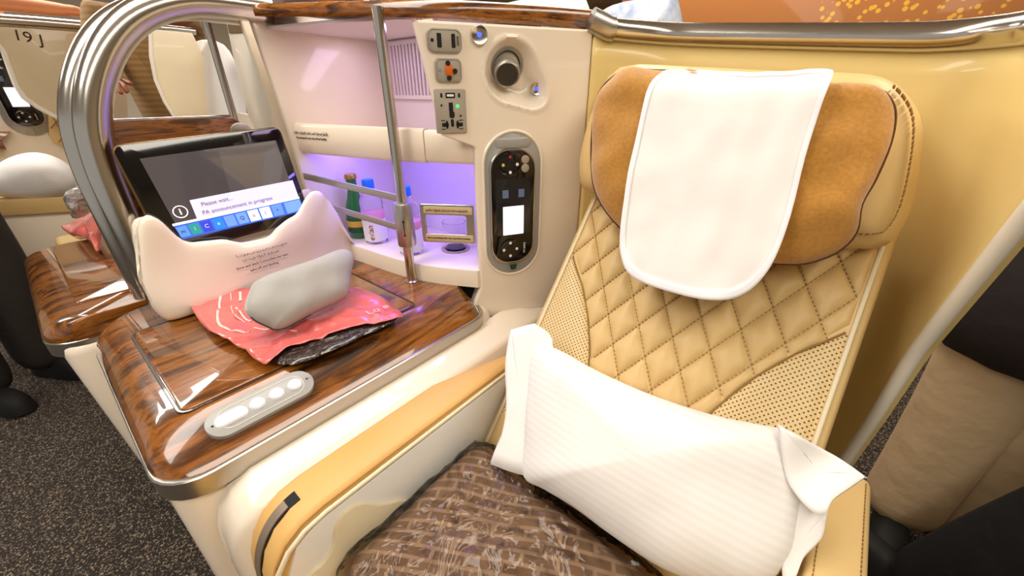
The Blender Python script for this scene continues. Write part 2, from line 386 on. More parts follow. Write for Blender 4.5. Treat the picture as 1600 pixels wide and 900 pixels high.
plate('vent_backing', rrect((vx0+vx1)/2, (vz0+vz1)/2, vx1-vx0-.018, vz1-vz0-.018, .004, 3), vf, 0, .001, mat('vent_shadow', '8f7c74', .6), vent, 0)
for k in range(15):
    a = vx0+.016+k*.0143; plate('slat', [(a-.0035, vz0+.01), (a+.0035, vz0+.01), (a+.0035, vz1-.01), (a-.0035, vz1-.01)], vf, .001, .005, M_LAV, vent, .001)
def band(name, P, z0, z1, t, m, parent):
    # a curved upright band: P plan points
    rings = []
    for i, p in enumerate(P):
        d = (Vector(P[min(i+1, len(P)-1)])-Vector(P[max(i-1, 0)])).normalized(); nn = Vector((d.y, -d.x))
        q = Vector(p)
        rings.append([Vector((q.x, q.y, z0))-Vector((nn.x, nn.y, 0))*t, Vector((q.x, q.y, z0))-Vector((nn.x, nn.y, 0))*.006, Vector((q.x, q.y, z0+.008)),
                      Vector((q.x, q.y, z1-.006)), Vector((q.x, q.y, z1))-Vector((nn.x, nn.y, 0))*.005, Vector((q.x, q.y, z1))-Vector((nn.x, nn.y, 0))*t])
    return loft(name, rings, m, parent, smooth=50)
CF = catmull([(-1.086, .464), (-.95, .492), (-.80, .53), (-.68, .57), (-.60, .607)], 5, False)
def cfa(x):
    for p, q in zip(CF, CF[1:]):
        if p.x <= x <= q.x: return p.lerp(q, (x-p.x)/(q.x-p.x))
    return CF[0] if x < CF[0].x else CF[-1]
xs = [-1.086+.38*k/10 for k in range(11)]
flap = band('flap', [tuple(cfa(x)) for x in xs], .982, 1.052, .022, M_CREAM2, cab)
band('flap_end', [tuple(cfa(x)) for x in (-.7035, -.68, -.65, -.62, -.602)], .984, 1.05, .022, M_CREAM2, cab)
plate('niche_ceiling', [(-1.09, .485), (-.8, .555), (-.6, .63), (-.58, .745), (-1.09, .745)], plan(1.02), 0, .006, M_CREAM2, cab, 0)
led = plate('led_strip', [(-1.07, .505), (-.62, .645), (-.62, .655), (-1.07, .515)], plan(1.012), 0, .008, mat('violet_led', '5a4bff', .4, emit=14), cab, 0)
l = area('minibar_led_light', (-.85, .60, 1.008), .42, .05, .85, (.33, .25, 1)); l.rotation_euler = (0, 0, R(16))
l = area('cabinet_led_light', (-.86, .62, 1.243), .35, .08, .4, (.82, .66, 1))
# shelf
SP = catmull([(-1.086, .495), (-.95, .508), (-.80, .522), (-.70, .548), (-.598, .597)], 5, False)
sh = [(p.x, p.y) for p in SP]+[(-.57, .745), (-1.086, .745)]
shelf = plate('shelf', sh, plan(.70), 0, .045, M_CREAM2, cab, .004)
# labels on the flap
ff = Frame(tuple(cfa(-1.0))+(1.02,), tuple(cfa(-.93)-cfa(-1.05))+(0,), (0, 0, 1))
for s, b, sz in (('حركات الإقلاع والهبوط المدرج إقلاع', .012, .0075), ('No stowage for taxi, take off and landing', .0, .0066)):
    text('warning_print', s, ff, -.03, b, sz, M_TEXT, flap, c=.0012, ex=.00012)
# rails
for (pa, pb) in (((475, 275), (618, 309)), ((497, 318), (618, 354))):
    A = at(*pa, x=-1.085); B = at(*pb, y=.528); B = B+(B-A)*.03
    bar('bottle_rail', A, B, .003, .0165, M_STEEL, cab, bev=.0008)
# clasp and door
cl = lathe('clasp', [(.0, 0), (.020, 0), (.0215, .003), (.0215, .098), (.020, .101), (0, .101)], (-.749, .518, .797), M_ALU, cab)
ar = Frame((-.749, .518, .797), (.80, .6, 0), (0, 0, 1)).off(.0212)
plate('arrow_mark', [(.004, .025), (.007, .032), (.0048, .032), (.0048, .06), (.007, .06), (.004, .067), (.001, .06), (.0032, .06), (.0032, .032), (.001, .032)], ar, 0, .0006, M_BLACKM, cl, 0)
df = Frame((-.73, .535, .84), (.84, .542, 0), (0, 0, 1))
D = df.pxs([(655, 314), (742, 325), (742, 386), (655, 372)])
dx0, dx1 = D[0][0], (D[1][0]+D[2][0])/2; dz0, dz1 = (D[2][1]+D[3][1])/2, (D[0][1]+D[1][1])/2
dc = ((dx0+dx1)/2, (dz0+dz1)/2); dw, dh = dx1-dx0, dz1-dz0
door = ringplate('door_frame', rrect(*dc, dw, dh, .004, 4), rrect(dc[0]-.004, dc[1]-.002, dw*.76, dh*.5, .006, 4), df, -.002, .002, M_ALU, cab)
for k, (bz, s1, s2) in enumerate(((dz1-.013, 'حركات الإقلاع والهبوط والتدريج إقلاع', ''), (dz0+.012, 'Stow immediately after taxi, take-off and landing', ''))):
    lpz = plate('label_plate', rrect(dc[0]+.002, bz, dw*.9, .017, .003, 3), df, .002, .003, mat('tan_label', 'c9b48c', .5), door, .0004)
    text('warning_print', s1, df, dc[0], bz, .0052, M_TEXT, lpz, c=.0034, ex=.00012)
# bottles and tumbler
M_WATER = mat('clear_plastic', (.96, .97, 1), .03, trans=1, ior=1.2)
M_LABEL = mat('bottle_label', 'f1eff2', .5)
M_PINK = mat('bottle_pink', 'e79aac', .4)
M_RED = mat('red_print', 'b3263c', .5)
M_CAP = mat('blue_cap', '1f78e0', .4)
def water_bottle(px, py, y, label, rot):
    b = at(px, py, y=y); b.z = .7455; x, y_ = b.x, b.y; H = .172
    e = empty('water_bottle', (x, y_, b.z), label, 'bottle', 'small water bottles on the minibar shelf')
    lathe('bottle_body', [(0, 0), (.028, 0), (.0305, .004), (.0305, .088), (.029, .1), (.0305, .108), (.028, .122), (.019, .137), (.0135, .146), (.0135, .152), (0, .152)], (x, y_, b.z), M_WATER, e)
    lb = lathe('bottle_label', [(.0308, .008), (.0312, .009), (.0312, .066), (.0308, .067)], (x, y_, b.z), M_LABEL, e)
    lathe('label_band', [(.0308, .066), (.0311, .067), (.0311, .084), (.0306, .085)], (x, y_, b.z), M_PINK, e)
    lathe('bottle_cap', [(.0, .149), (.0155, .149), (.0158, .152), (.0155, .168), (.0145, .171), (0, .171)], (x, y_, b.z), M_CAP, e)
    # word wraps on the label, reading upward
    a = R(rot); nrm = Vector((math.sin(a), -math.cos(a), 0)); fr = Frame(Vector((x, y_, b.z+.012))+nrm*.0311, (0, 0, 1), Vector((0, 0, 1)).cross(nrm)*-1)
    if fr.n.dot(nrm) < 0: fr = Frame(fr.o, (0, 0, 1), Vector((0, 0, 1)).cross(nrm))
    t = text('brand_print', 'evian', fr, .0, 0, .021, M_RED, lb, align='LEFT', c=0, ex=.0003)
    for v in t.data.vertices:                     # bend round the label
        w = v.co+t.location-Vector((x, y_, 0)); h = w.z; r_ = .0314
        d = Vector((w.x, w.y, 0)); s = d.dot(Vector((nrm.y, -nrm.x, 0))); ph = s/r_
        q = nrm*math.cos(ph)*r_+Vector((nrm.y, -nrm.x, 0))*math.sin(ph)*r_
        v.co = Vector((q.x+x, q.y+y_, h))-t.location
water_bottle(592, 393, .565, 'small water bottle with blue cap and white label, left of the chrome pole', 38)
water_bottle(645, 404, .575, 'small water bottle with blue cap, partly hidden by the chrome pole clasp', 34)
gb = Vector((-1.035, .560, .7455))
e = empty('green_bottle', gb, 'green glass bottle with gold cap, leftmost on the minibar shelf', 'bottle')
lathe('bottle_glass', [(0, 0), (.027, 0), (.030, .004), (.030, .07), (.027, .088), (.018, .115), (.0135, .135), (.0135, .168), (0, .168)], gb, mat('green_glass', (.03, .28, .05), .06, trans=.55, coat=.6), e)
lathe('label', [(.0302, .018), (.0306, .019), (.0306, .058), (.0302, .059)], gb, mat('green_label', '1d5a2a', .4), e)
lathe('label_badge', [(.0305, .034), (.031, .036), (.031, .05), (.0305, .052)], gb, mat('yellow_label', 'e0b83a', .4), e)
lathe('crown_cap', [(0, .165), (.0165, .165), (.0165, .17), (.0145, .177), (0, .178)], gb, mat('gold_cap', 'c9a04a', .3, .8), e)
gt = at(713, 404, y=.665); gt.z = .7455
cup = lathe('cup_recess', [(.030, -.001), (.038, -.001), (.0385, .0025), (.030, .0025), (.0295, .0)], gt, mat('recess_taupe', 'b59f90', .4), cab)
tu = lathe('glass_tumbler', [(0, 0), (.027, 0), (.031, .075), (.0295, .075), (.0262, .006), (0, .006)], gt, mat('clear_glass', (.95, .93, .97), .02, trans=1, ior=1.35)); tag(tu, 'clear glass tumbler on the minibar shelf behind the metal door frame', 'glass')

# ================================================================ WOOD CAPPING RAIL
def cap_rail(name, pts, depth, h, label, parent=None, dirv=None):
    P = catmull(pts, 5, False); rings = []
    for i, p in enumerate(P):
        d = (P[min(i+1, len(P)-1)]-P[max(i-1, 0)]).normalized(); nn = Vector((-d.y, d.x, 0)).normalized()
        h = .023+.014*i/(len(P)-1)
        prof = [(0, 0), (-.004, .006), (-.004, h-.008), (.002, h-.001), (.012, h+.001), (depth, h+.001), (depth, 0)]
        rings.append([p+nn*a+Vector((0, 0, b)) for a, b in prof])
    o = loft(name, rings, M_WOODX, parent, smooth=50); return o
CR = [at(392, 25, z=1.268), at(500, 26, z=1.258), at(600, 27, z=1.25), at(690, 29, z=1.244), at(760, 34, z=1.24), at(850, 41, z=1.237), at(926, 48, z=1.236)]
rail = cap_rail('capping_rail', CR, .10, .026, ''); tag(rail, 'glossy walnut capping rail along the top of the minibar and socket panel', 'rail')

# ================================================================ SOCKET PANEL
PF = Frame((-.6, .594, .70), (.5, .8660254, 0), (0, 0, 1))
pan = empty('socket_panel', (-.52, .72, .615), 'cream side panel with sockets, reading lamp and handset recess beside the headrest', 'panel')
lc = PF.px(800, 112); hc = PF.px(800, 316)
def tear(u, v):
    # tear-drop recess around the lamp
    du, dv_ = u-lc[0], v-lc[1]; a = math.atan2(dv_, du); r = math.hypot(du, dv_)
    lim = .054+.034*max(0, math.cos(a+R(38)))**7
    return r/lim
def depth(u, v):
    c = 0; t = tear(u, v)
    if t < 1.0: c -= .030*(1-max(0, (t-.55)/.45))**.8 if t > .55 else .030
    elif t < 1.15: c += .003*math.sin((t-1)/.15*math.pi)
    return c
def ul(v):
    v = v+.70
    if v > 1.045: return -.057-(v-1.045)*.19
    if v > 1.02: return .010-(v-1.02)/.025*.067
    if v > .70: return .008
    return .008-min(.06, (.70-v)*.4)
NU, NV = 84, 130; V, Fc = [], []
v0, v1 = -.087, .533
for j in range(NV+1):
    v = v0+(v1-v0)*j/NV; a, b = ul(v), .268
    for i in range(NU+1):
        u = a+(b-a)*i/NU; ed = min(1, min(u-a, b-u)/.008); V.append(PF.w(u, v, depth(u, v)-.008*(1-math.sqrt(max(0, 1-(1-ed)**2)))))
for j in range(NV):
    for i in range(NU):
        k = j*(NU+1)+i; Fc.append((k, k+1, k+NU+2, k+NU+1))
mk('panel_face', V, Fc, M_CREAM, pan, 70, fix=False, mods=[SOL(.05)])
def box_px(x0, y0, x1, y1, fr=PF, c=0):
    l = fr.px(x0, (y0+y1)/2, c)[0]; r = fr.px(x1, (y0+y1)/2, c)[0]; t = fr.px((x0+x1)/2, y0, c)[1]; b = fr.px((x0+x1)/2, y1, c)[1]
    return (l+r)/2, (t+b)/2, r-l, t-b
def sock(name, px, r, th=.004):
    x, y, w, h = box_px(*px); return plate(name, rrect(x, y, w, h, r, 5), PF, -.004, th, M_GREYP, pan, .0015), x, y, w, h
def hole(par, x, y, w, h, r=.001, m=M_BLACKM, c=.004): return plate('port', rrect(x, y, w, h, r, 3), PF, c-.001, c+.0005, m, par, 0)
s1, x, y, w, h = sock('port_plate', (666, 44, 721, 83), .012)
ringplate('bezel', rrect(x, y, w*.94, h*.9, .01, 5), rrect(x, y, w*.90, h*.84, .009, 5), PF, .004, .0048, M_STEEL, s1, .0002)
hole(s1, x-w*.35, y, .006, .006, .003); hole(s1, x-w*.15, y, .008, .022, .001); hole(s1, x+w*.25, y, .007, .022, .002)
text('port_print', 'HDMI', Frame(PF.w(x+w*.38, y), (0, 0, 1), -PF.e1), 0, 0, .006, M_TEXT, s1, c=.0046)
s2, x, y, w, h = sock('port_plate', (679, 91, 721, 129), .009)
ringplate('bezel', rrect(x, y, w*.9, h*.9, .008, 5), rrect(x, y, w*.86, h*.86, .007, 5), PF, .004, .0048, M_STEEL, s2, .0002)
om = mat('orange_plastic', 'd9691c', .4)
plate('orange_connector', [(x-.004, y-.008), (x+.006, y-.011), (x+.009, y-.003), (x+.013, y), (x+.009, y+.003), (x+.006, y+.009), (x-.004, y+.011), (x-.007, y)], PF, .004, .0065, om, s2, .0006)
for dx, dy in ((-.001, .0115), (.0115, -.001), (.0, -.0125)): hole(s2, x+dx, y+dy, .0088, .0088, .0044, c=.0066)
hole(s2, x-w*.32, y, .005, .005, .0024, M_STEEL)
s3, x, y, w, h = sock('power_socket', (680, 139, 728, 208), .003)
hole(s3, x, y+h*.36, .018, .009, .001); hole(s3, x, y+h*.36, .013, .004, .001, M_WHITEP, .0043)
for dx in (-.017, .017): hole(s3, x+dx, y+h*.36, .004, .008, .002)
hole(s3, x, y+h*.1, .008, .016); hole(s3, x+.013, y+h*.12, .006, .006, .003, M_GREENLED); hole(s3, x+.001, y-h*.07, .01, .012, .003)
hole(s3, x-.018, y+h*.14, .004, .004, .002); hole(s3, x+.018, y-h*.1, .004, .004, .002)
for dx in (-.013, .015):
    hole(s3, x+dx, y-h*.30, .013, .007); hole(s3, x+dx*.75, y-h*.30, .004, .014)
hole(s3, x+.001, y-h*.26, .006, .014, .003)
for dx, dy in ((-.017, -.2), (-.017, -.4), (.018, -.2), (.018, -.4)): hole(s3, x+dx, y+h*dy, .008, .0015, .0005)
# call buttons with blue light
for (bx, by, r) in ((748, 55, .0165), (839, 139, .0125)):
    u, v = PF.px(bx, by, -.0 if r > .013 else -.012); c0 = -.004 if r > .013 else -.022
    k = lathe('lamp_button', [(0, 0), (r, 0), (r, .008), (r*.9, .011), (r*.6, .009), (0, .0085)], PF.w(u, v, c0), M_CHROME, pan, axis=PF)
    plate('blue_light', circ(u, v, r*.25, 14), PF, c0+.008, c0+.0105, M_BLUE, k, 0)
# reading lamp
lf = Frame(PF.w(lc[0]-.002, lc[1]+.012, -.03), PF.e1, (0.25, -.15, 1))
lampc = lf.o
lathe('lamp_ring', [(.026, -.004), (.034, -.004), (.036, .004), (.033, .010), (.028, .008), (.0265, .0)], lampc, M_STEEL, pan, axis=lf)
dirn = (Vector((.55, -.55, -.42))).normalized(); bf = Frame(lampc, dirn.cross(Vector((0, 0, 1))), (0, 0, 1))
bf = Frame(lampc, Vector((0, 0, 1)).cross(dirn), dirn.cross(Vector((0, 0, 1)).cross(dirn)))
lb = lathe('lamp_barrel', [(0, -.01), (.026, -.01), (.026, .016), (.0245, .018), (.0245, .022), (.0255, .024), (.0255, .036), (.0235, .039), (.0225, .0375), (0, .0375)], lampc, M_STEEL, pan, axis=bf)
lathe('lamp_lens', [(0, .037), (.0215, .037), (.021, .0385), (0, .039)], lampc, M_DARK, lb, axis=bf)
# handset recess
hx, hy, hw, hh = box_px(754, 202, 846, 429)
ringplate('recess_lip', rrect(hx, hy, hw, hh, hw/2, 12), rrect(hx, hy, hw-.012, hh-.012, hw/2-.006, 12), PF, -.006, .004, M_CREAM, pan, .002)
hpz = plate('recess_plate', rrect(hx, hy, hw-.01, hh-.01, hw/2-.005, 12), PF, -.006, .0015, M_SILVERP, pan, .0008)
plate('release_latch', [(hx-.009, hy-hh/2+.027), (hx+.009, hy-hh/2+.027), (hx+.006, hy-hh/2+.016), (hx-.006, hy-hh/2+.016)], PF, .001, .006, mat('dark_green', '12402c', .4), hpz, .001)
puff('thumb_rest', rrect(hx, hy+hh/2-.026, hw*.6, .022, .01, 5), PF.off(.001), .004, .001, M_SILVERP, hpz, rings=4)
def handset(fr, x, y, w, h, label, full=True):
    e = empty('handset', fr.w(x, y-h/2, .004), label, 'handset')
    ringplate('silver_edge', rrect(x, y, w+.005, h+.005, w*.42, 8), rrect(x, y, w-.002, h-.002, w*.42, 8), fr, .0016, .010, M_CHROME, e, .001)
    b = plate('handset_body', rrect(x, y, w, h, w*.42, 8), fr, .0016, .012, M_BLACK, e, .003)
    sc = plate('screen', rrect(x, y+.005, w*.82, h*.50, .003, 3), fr, .0118, .0126, mat('screen_dark', '1b1d22', .15, coat=.5), b, 0)
    plate('screen_window', rrect(x, y-.02*h/.2, w*.5, h*.26, .001, 2), fr, .0124, .013, mat('screen_white', 'dfe3ee', .3, emit=.9), sc, 0)
    for dx in (-.17, .17): plate('screen_key', rrect(x+dx*w*1.1, y+h*.14, w*.14, h*.07, .001, 2), fr, .0124, .013, mat('screen_blue', '56627e', .3, emit=.35), sc, 0)
    for dy, big in ((.385, 1), (-.37, 1)):
        lathe('dial', [(0, 0), (w*.25, 0), (w*.25, .002), (w*.22, .003), (w*.1, .002), (0, .002)], fr.w(x-w*.08, y+h*dy, .0115), M_BLACK, b, axis=fr)
        for k in range(4):
            a = k*math.pi/2; plate('dial_mark', circ(x-w*.08+.16*w*math.cos(a), y+h*dy+.16*w*math.sin(a), w*.035, 8), fr, .0135, .0148, [M_LABEL, M_RED, mat('yellow_print', 'd8c45a', .5), M_LABEL][k] if dy > 0 else M_LABEL, b, 0)
    for dy in (.42, .35): plate('round_key', circ(x+w*.27, y+h*dy, w*.09, 14), fr, .0118, .0138, M_GREYP, b, .0004)
    text('key_print', 'TV INFO', Frame(fr.w(x+w*.28, y-h*.37, .0125), (0, 0, 1), -fr.e1), 0, 0, .007, M_LABEL, b)
    return e
bx_, by_, bw, bh = box_px(768, 234, 833, 408, c=.008)
handset(PF, bx_, by_, bw, bh, 'black handset with lit screen docked in the recess beside the headrest')

# ================================================================ TABLET AND CRADLES
def lipz(y):
    T = [(.05, .86), (.07, .905), (.095, .917), (.128, .90), (.145, .862), (.16, .845), (.225, .838), (.245, .820), (.31, .818), (.335, .838), (.36, .850), (.40, .862), (.412, .895), (.43, .906), (.45, .902), (.475, .86), (.50, .78), (.515, .745), (.525, .72)]
    for (a, b), (c, d) in zip(T, T[1:]):
        if a <= y <= c:
            t = (y-a)/(c-a); t = t*t*(3-2*t); return b+(d-b)*t
    return T[-1][1]
def y0z(z):
    T = [(.70, .072), (.74, .058), (.79, .047), (.815, .048), (.845, .062), (.87, .074), (.90, .082), (.93, .09)]
    for (a, b), (c, d) in zip(T, T[1:]):
        if a <= z <= c: return b+(d-b)*(z-a)/(c-a)
    return T[-1][1] if z > .8 else T[0][1]
def cradle(mir, label):
    X = (lambda x: x) if not mir else (lambda x: -2.24-x)
    rings = []; ys = [.0, .012, .03, .05, .065, .08, .1, .115, .13, .145, .16, .18, .2, .22, .235, .25, .265, .28, .295, .31, .325, .34, .36, .38, .395, .405, .415, .43, .445, .46, .475, .485, .49]
    for i, y in enumerate(ys):
        yy = y+.048; l = lipz(yy); k = 0 if i > 2 else (.016, .005, .001)[i]; ke = .012 if i == len(ys)-1 else 0
        bx = -.962-.035*max(0, (yy-.1)/.4)
        slot = .80 if l > .82 else l-.02
        bk = min(.90, l) if yy < .46 else l
        S = [(-1.062, .70), (bx-k, .70), (bx+.006-k, .712), (bx-.002-k, .76), (-.978-k-ke, min(.81, l-.02)), (-.983-k, l-.012), (-.987-k, l-.003), (-.992-k, l), (-.998-k, l-.001), (-1.001-k, l-.008),
             (-1.002, slot), (-1.035, slot), (-1.036, bk-.008), (-1.042, bk), (-1.056, bk), (-1.062, bk-.008)]
        rings.append([Vector((X(a), yy+(y0z(z)-.048+.004)*max(0, 1-y/.10)-(0.0), z)) for a, z in S])
    return loft('tablet_cradle' if False else 'cradle_body', rings, M_CREAM, None, smooth=55, mods=[SUB(1)])
cr = empty('tablet_cradle', (-1.0, .28, .70), 'cream tablet cradle on the wood top, holding the lit tablet', 'cradle')
cb = cradle(False, ''); cb.parent = cr; cb.matrix_parent_inverse = Matrix.Translation(WL[cr.name]).inverted()
tf = Frame((-.968, .30, .765), (-.06, 1, 0), (-.10, 0, 1)); 
for k, (px, py, s) in enumerate(((410, 390, 'أعد المقبض إلى وضعه لتثبيته'), (408, 399, 'التدريج الإقلاع والهبوط'), (411, 408, 'Stow and latch Controllers for taxi,'), (413, 416, 'take-off and landing'))):
    a, b = tf.px(px, py); text('warning_print', s, tf, a, b, .0064 if k < 2 else .0078, M_TEXT, cb, c=.002, ex=.0001)
cr2 = empty('tablet_cradle', (-1.24, .28, .70), 'empty cream tablet cradle on the farther console, left of the twin arch', 'cradle')
cb = cradle(True, ''); cb.parent = cr2; cb.matrix_parent_inverse = Matrix.Translation(WL[cr2.name]).inverted()
# tablet
TF = Frame((-1.010, .27, .845), (0, 1, .055), (-.13, 0, 1))
c4 = TF.pxs([(188, 226), (447, 197), (484, 322), (270, 388)])
tw0, tw1 = -.147, .152; th0, th1 = -.018, .200
tab = empty('tablet', TF.w(0, th0), 'black tablet showing an announcement screen, standing in the cream cradle', 'tablet')
to = rrect((tw0+tw1)/2, (th0+th1)/2, tw1-tw0, th1-th0, .016, 6)
tb = plate('tablet_body', to, TF, -.016, -.001, mat('bronze_edge', '8a6a3c', .3, .8), tab, .003)
tg = plate('tablet_glass', inset(to, .0022), TF, -.003, .0006, mat('tablet_black', '0b0b0d', .06, coat=1), tab, .0004)
def TQ(px): return [TF.px(x, y, .001) for x, y in px]
def quad(name, px, m, par, c=.001): return plate(name, TQ(px), TF, c-.0006, c, m, par, 0)
disp = quad('display', [(218, 248), (431, 219), (465, 321), (290, 379)], mat('display_grey', '514d4f', .1, emit=.25, coat=1), tg, .0010)
quad('display_band', [(341, 235), (431, 219), (455, 290), (360, 302)], mat('display_grey2', '5c585a', .1, emit=.25, coat=1), disp, .0014)
quad('message_panel', [(296, 313), (457, 281.5), (466, 307), (308, 342)], mat('display_lavender', 'd2cdf0', .15, emit=.75), disp, .0018)
quad('white_line', [(269, 350), (467, 307), (467.5, 310), (270, 353.5)], mat('display_white', 'f2f2ff', .15, emit=.9), disp, .0024)
quad('icon_bar', [(271, 353), (468, 310), (476, 329), (286, 374)], mat('display_blue', '3f66cf', .15, emit=.75), disp, .0018)
def lerp2(p, q, t): return (p[0]+(q[0]-p[0])*t, p[1]+(q[1]-p[1])*t)
icons = ['5b8bdf', '2f8f8c', '3b44c4', '2f7fdc', '6a96e0', '6f9be6', 'eef0ff', 'eef0ff', '5f8fe2']
IA, IB, IC, ID = (273, 356), (440, 317.5), (446, 334), (282, 371.5)
for k, c in enumerate(icons):
    t0, t1 = (k+.06)/9, (k+.92)/9; pq = [lerp2(IA, IB, t0), lerp2(IA, IB, t1), lerp2(ID, IC, t1), lerp2(ID, IC, t0)]
    ic = quad('app_icon', pq, mat('icon_'+c, c, .15, emit=.75), disp, .0026)
    gl = {0: 'm', 1: 'i', 2: 'C', 3: 'e', 5: 'Q', 6: 'o', 7: 'L', 8: '+'}.get(k)
    if gl:
        q = TF.px(sum(p[0] for p in pq)/4, sum(p[1] for p in pq)/4, .0026)
        text('icon_glyph', gl, TF, q[0], q[1], .011, mat('glyph_dark', '23305a', .3) if k in (0, 5, 6, 7, 8) else mat('glyph_pale', 'bfe0ff', .3, emit=.5), ic, c=.0028)
quad('app_tile', [(443, 317), (467, 311.5), (473, 327), (449, 333.5)], mat('icon_tile', '6f9be6', .15, emit=.75), disp, .0026)
for s, px, py in (('Please wait...', 314, 320), ('PA announcement in progress', 316, 333)):
    a, b = TF.px(px, py, .002); a0, b0 = TF.px(px+80, py-17.5, .002)
    fr2 = Frame(TF.w(a, b), TF.w(a0, b0)-TF.w(a, b), TF.e2); text('message_print', s, fr2, 0, 0, .0115, mat('grey_print', '6d6a80', .5), disp, align='LEFT', c=.0024)
a, b = TF.px(282, 331, .002)
ringplate('info_ring', circ(a, b, .0125, 24), circ(a, b, .0108, 24), TF, .0008, .0018, mat('display_white', 'f2f2ff', .15, emit=.9), disp, .0001)
text('info_glyph', 'i', TF, a, b, .018, mat('display_white', 'f2f2ff'), disp, c=.0016, ex=.0003)
ca = TF.px(330, 217, .001); plate('camera_dot', circ(*ca, .0022, 12), TF, 0, .0009, mat('lens_grey', '6b6f78', .2), tg, 0)
# ================================================================ SEAT SHELL
def yedge(z):
    T = [(0, .86), (.3, .84), (.49, .80), (.64, .765), (.78, .742), (.84, .715), (.92, .68), (1.02, .635), (1.12, .57), (1.2, .50)]
    for (a, b), (c, d) in zip(T, T[1:]):
        if a <= z <= c: return b+(d-b)*(z-a)/(c-a)
    return T[-1][1]
shl = empty('seat_shell', (-.15, .9, 0), 'curved cream seat shell, warm reflected light painted in as yellow, wrapping behind the quilted seat, chrome rail on top', 'seat shell')
PL = catmull([(-.466, .826), (-.43, .875), (-.36, .925), (-.27, .94), (-.12, .945), (.03, .94), (.10, .92), (.14, .86)], 6, False)
TOPZ = [(-.47, 1.224), (-.305, 1.209), (-.12, 1.194), (.04, 1.181), (.2, 1.18)]
def topz(x):
    for (a, b), (c, d) in zip(TOPZ, TOPZ[1:]):
        if a <= x <= c: return b+(d-b)*(x-a)/(c-a)
    return TOPZ[-1][1]
NZ = 30; cols = []
for p in PL: cols.append([Vector((p.x, p.y, .02+(topz(p.x)-.02)*j/NZ)) for j in range(NZ+1)])
for k in range(1, 9):
    cl_ = []
    for j in range(NZ+1):
        z = .02+(1.18-.02)*j/NZ; ye = yedge(z); y = .86+(ye-.86)*k/8; cl_.append(Vector((.14+.012*k/8, y, z)))
    cols.append(cl_)
V = [v for c in cols for v in c]; n_ = NZ+1; Fc = [(i*n_+j, (i+1)*n_+j, (i+1)*n_+j+1, i*n_+j+1) for i in range(len(cols)-1) for j in range(NZ)]
mk('shell_liner', V, Fc, M_SHELL, shl, 50, fix=False, mods=[SOL(.022, -1)])
ed = cols[-1]
tube('edge_trim', [v+Vector((.006, -.002, 0)) for v in ed[1:]], .0095, M_SHELLW, shl, 12)
BP = [v.copy() for v in (c[-1] for c in cols)]
BP = [v+Vector((0, 0, .014)) for v in BP[2:]]
BP[-1] += Vector((0, 0, -.003))
tube('top_rail', BP, .0205, M_CHROME, shl, 20)
q0, q1 = Vector((-.475, .822, 1.25)), BP[1]
tube('rail_sleeve', [q0, q0.lerp(q1, .5), q1, BP[2]], .0232, M_ALU, shl, 20)

# ================================================================ SEAT
REC = R(40.7); BF = Frame((-.158, .569, .699), (1, 0, 0), (0, math.sin(REC), math.cos(REC)))
seat = empty('passenger_seat', (-.158, .4, 0), 'gold-beige quilted leather seat with perforated side panels and suede headrest', 'seat')
# backrest slab
hw_ = .247
rbO = rrect(0, .03, 2*hw_, .70, .05, 8)
rings = []
for c, d in ((-.10, .0), (-.02, -.002), (-.008, 0), (-.002, .004), (.0, .012)): rings.append([BF.w(p[0], p[1], c) for p in inset(rbO, d)])
bk = loft('backrest', rings, M_LEATHER, seat, smooth=50)
CURV = [(.30, .33), (.215, .27), (.177, .248), (.135, .213), (.10, .181), (.05, .146), (.005, .122), (-.03, .106), (-.10, .085), (-.30, .07)]
def cv(b):
    for (b0, a0), (b1, a1) in zip(CURV, CURV[1:]):
        if b1 <= b <= b0: return a1+(a0-a1)*(b-b1)/(b0-b1)
    return CURV[0][1] if b > .3 else CURV[-1][1]
def cut(poly, keep):   # keep: f(a,b)>=0, linear
    out = []
    for i, p in enumerate(poly):
        q = poly[(i+1) % len(poly)]; fp, fq = keep(*p), keep(*q)
        if fp >= 0: out.append(p)
        if fp*fq < 0: t = fp/(fp-fq); out.append((p[0]+(q[0]-p[0])*t, p[1]+(q[1]-p[1])*t))
    return out
DX, DY, A0, B0 = .0605, .0485, .0135, .109
def subdiv(poly, m=3):
    out = []
    for i, p in enumerate(poly):
        q = poly[(i+1) % len(poly)]
        for k in range(m): out.append((p[0]+(q[0]-p[0])*k/m, p[1]+(q[1]-p[1])*k/m))
    return out
for row in range(-8, 9):
    for colm in range(-6, 7):
        ca_ = A0+colm*DX+(row % 2)*DX/2; cb_ = B0+row*DY
        if cb_ < -.24 or cb_ > .39: continue
        d = [(ca_, cb_-DY), (ca_+DX/2, cb_), (ca_, cb_+DY), (ca_-DX/2, cb_)]
        lo, hi = cb_-DY, cb_+DY
        for s in (1, -1):
            a1, a2 = cv(lo)-.002, cv(hi)-.002
            d = cut(d, lambda a, b, s=s, a1=a1, a2=a2, lo=lo, hi=hi: (a1+(a2-a1)*(b-lo)/(hi-lo))-s*a) if d else d
            d = cut(d, lambda a, b, s=s: hw_-.018-s*a) if d else d
        if len(d) < 3: continue
        area_ = abs(sum(d[i][0]*d[(i+1) % len(d)][1]-d[(i+1) % len(d)][0]*d[i][1] for i in range(len(d))))/2
        if area_ < .0002: continue
        k = min(1, area_/.0029)
        P = inset(subdiv(d), .0007)
        if sum(d[i][0]*d[(i+1) % len(d)][1]-d[(i+1) % len(d)][0]*d[i][1] for i in range(len(d))) < 0: P = P[::-1]
        puff('quilt_panel', P, BF.off(-.0005), .0085*k**.5, .001, M_LEATHER, bk, rings=3, p=2.2, q=.6)
paths = []
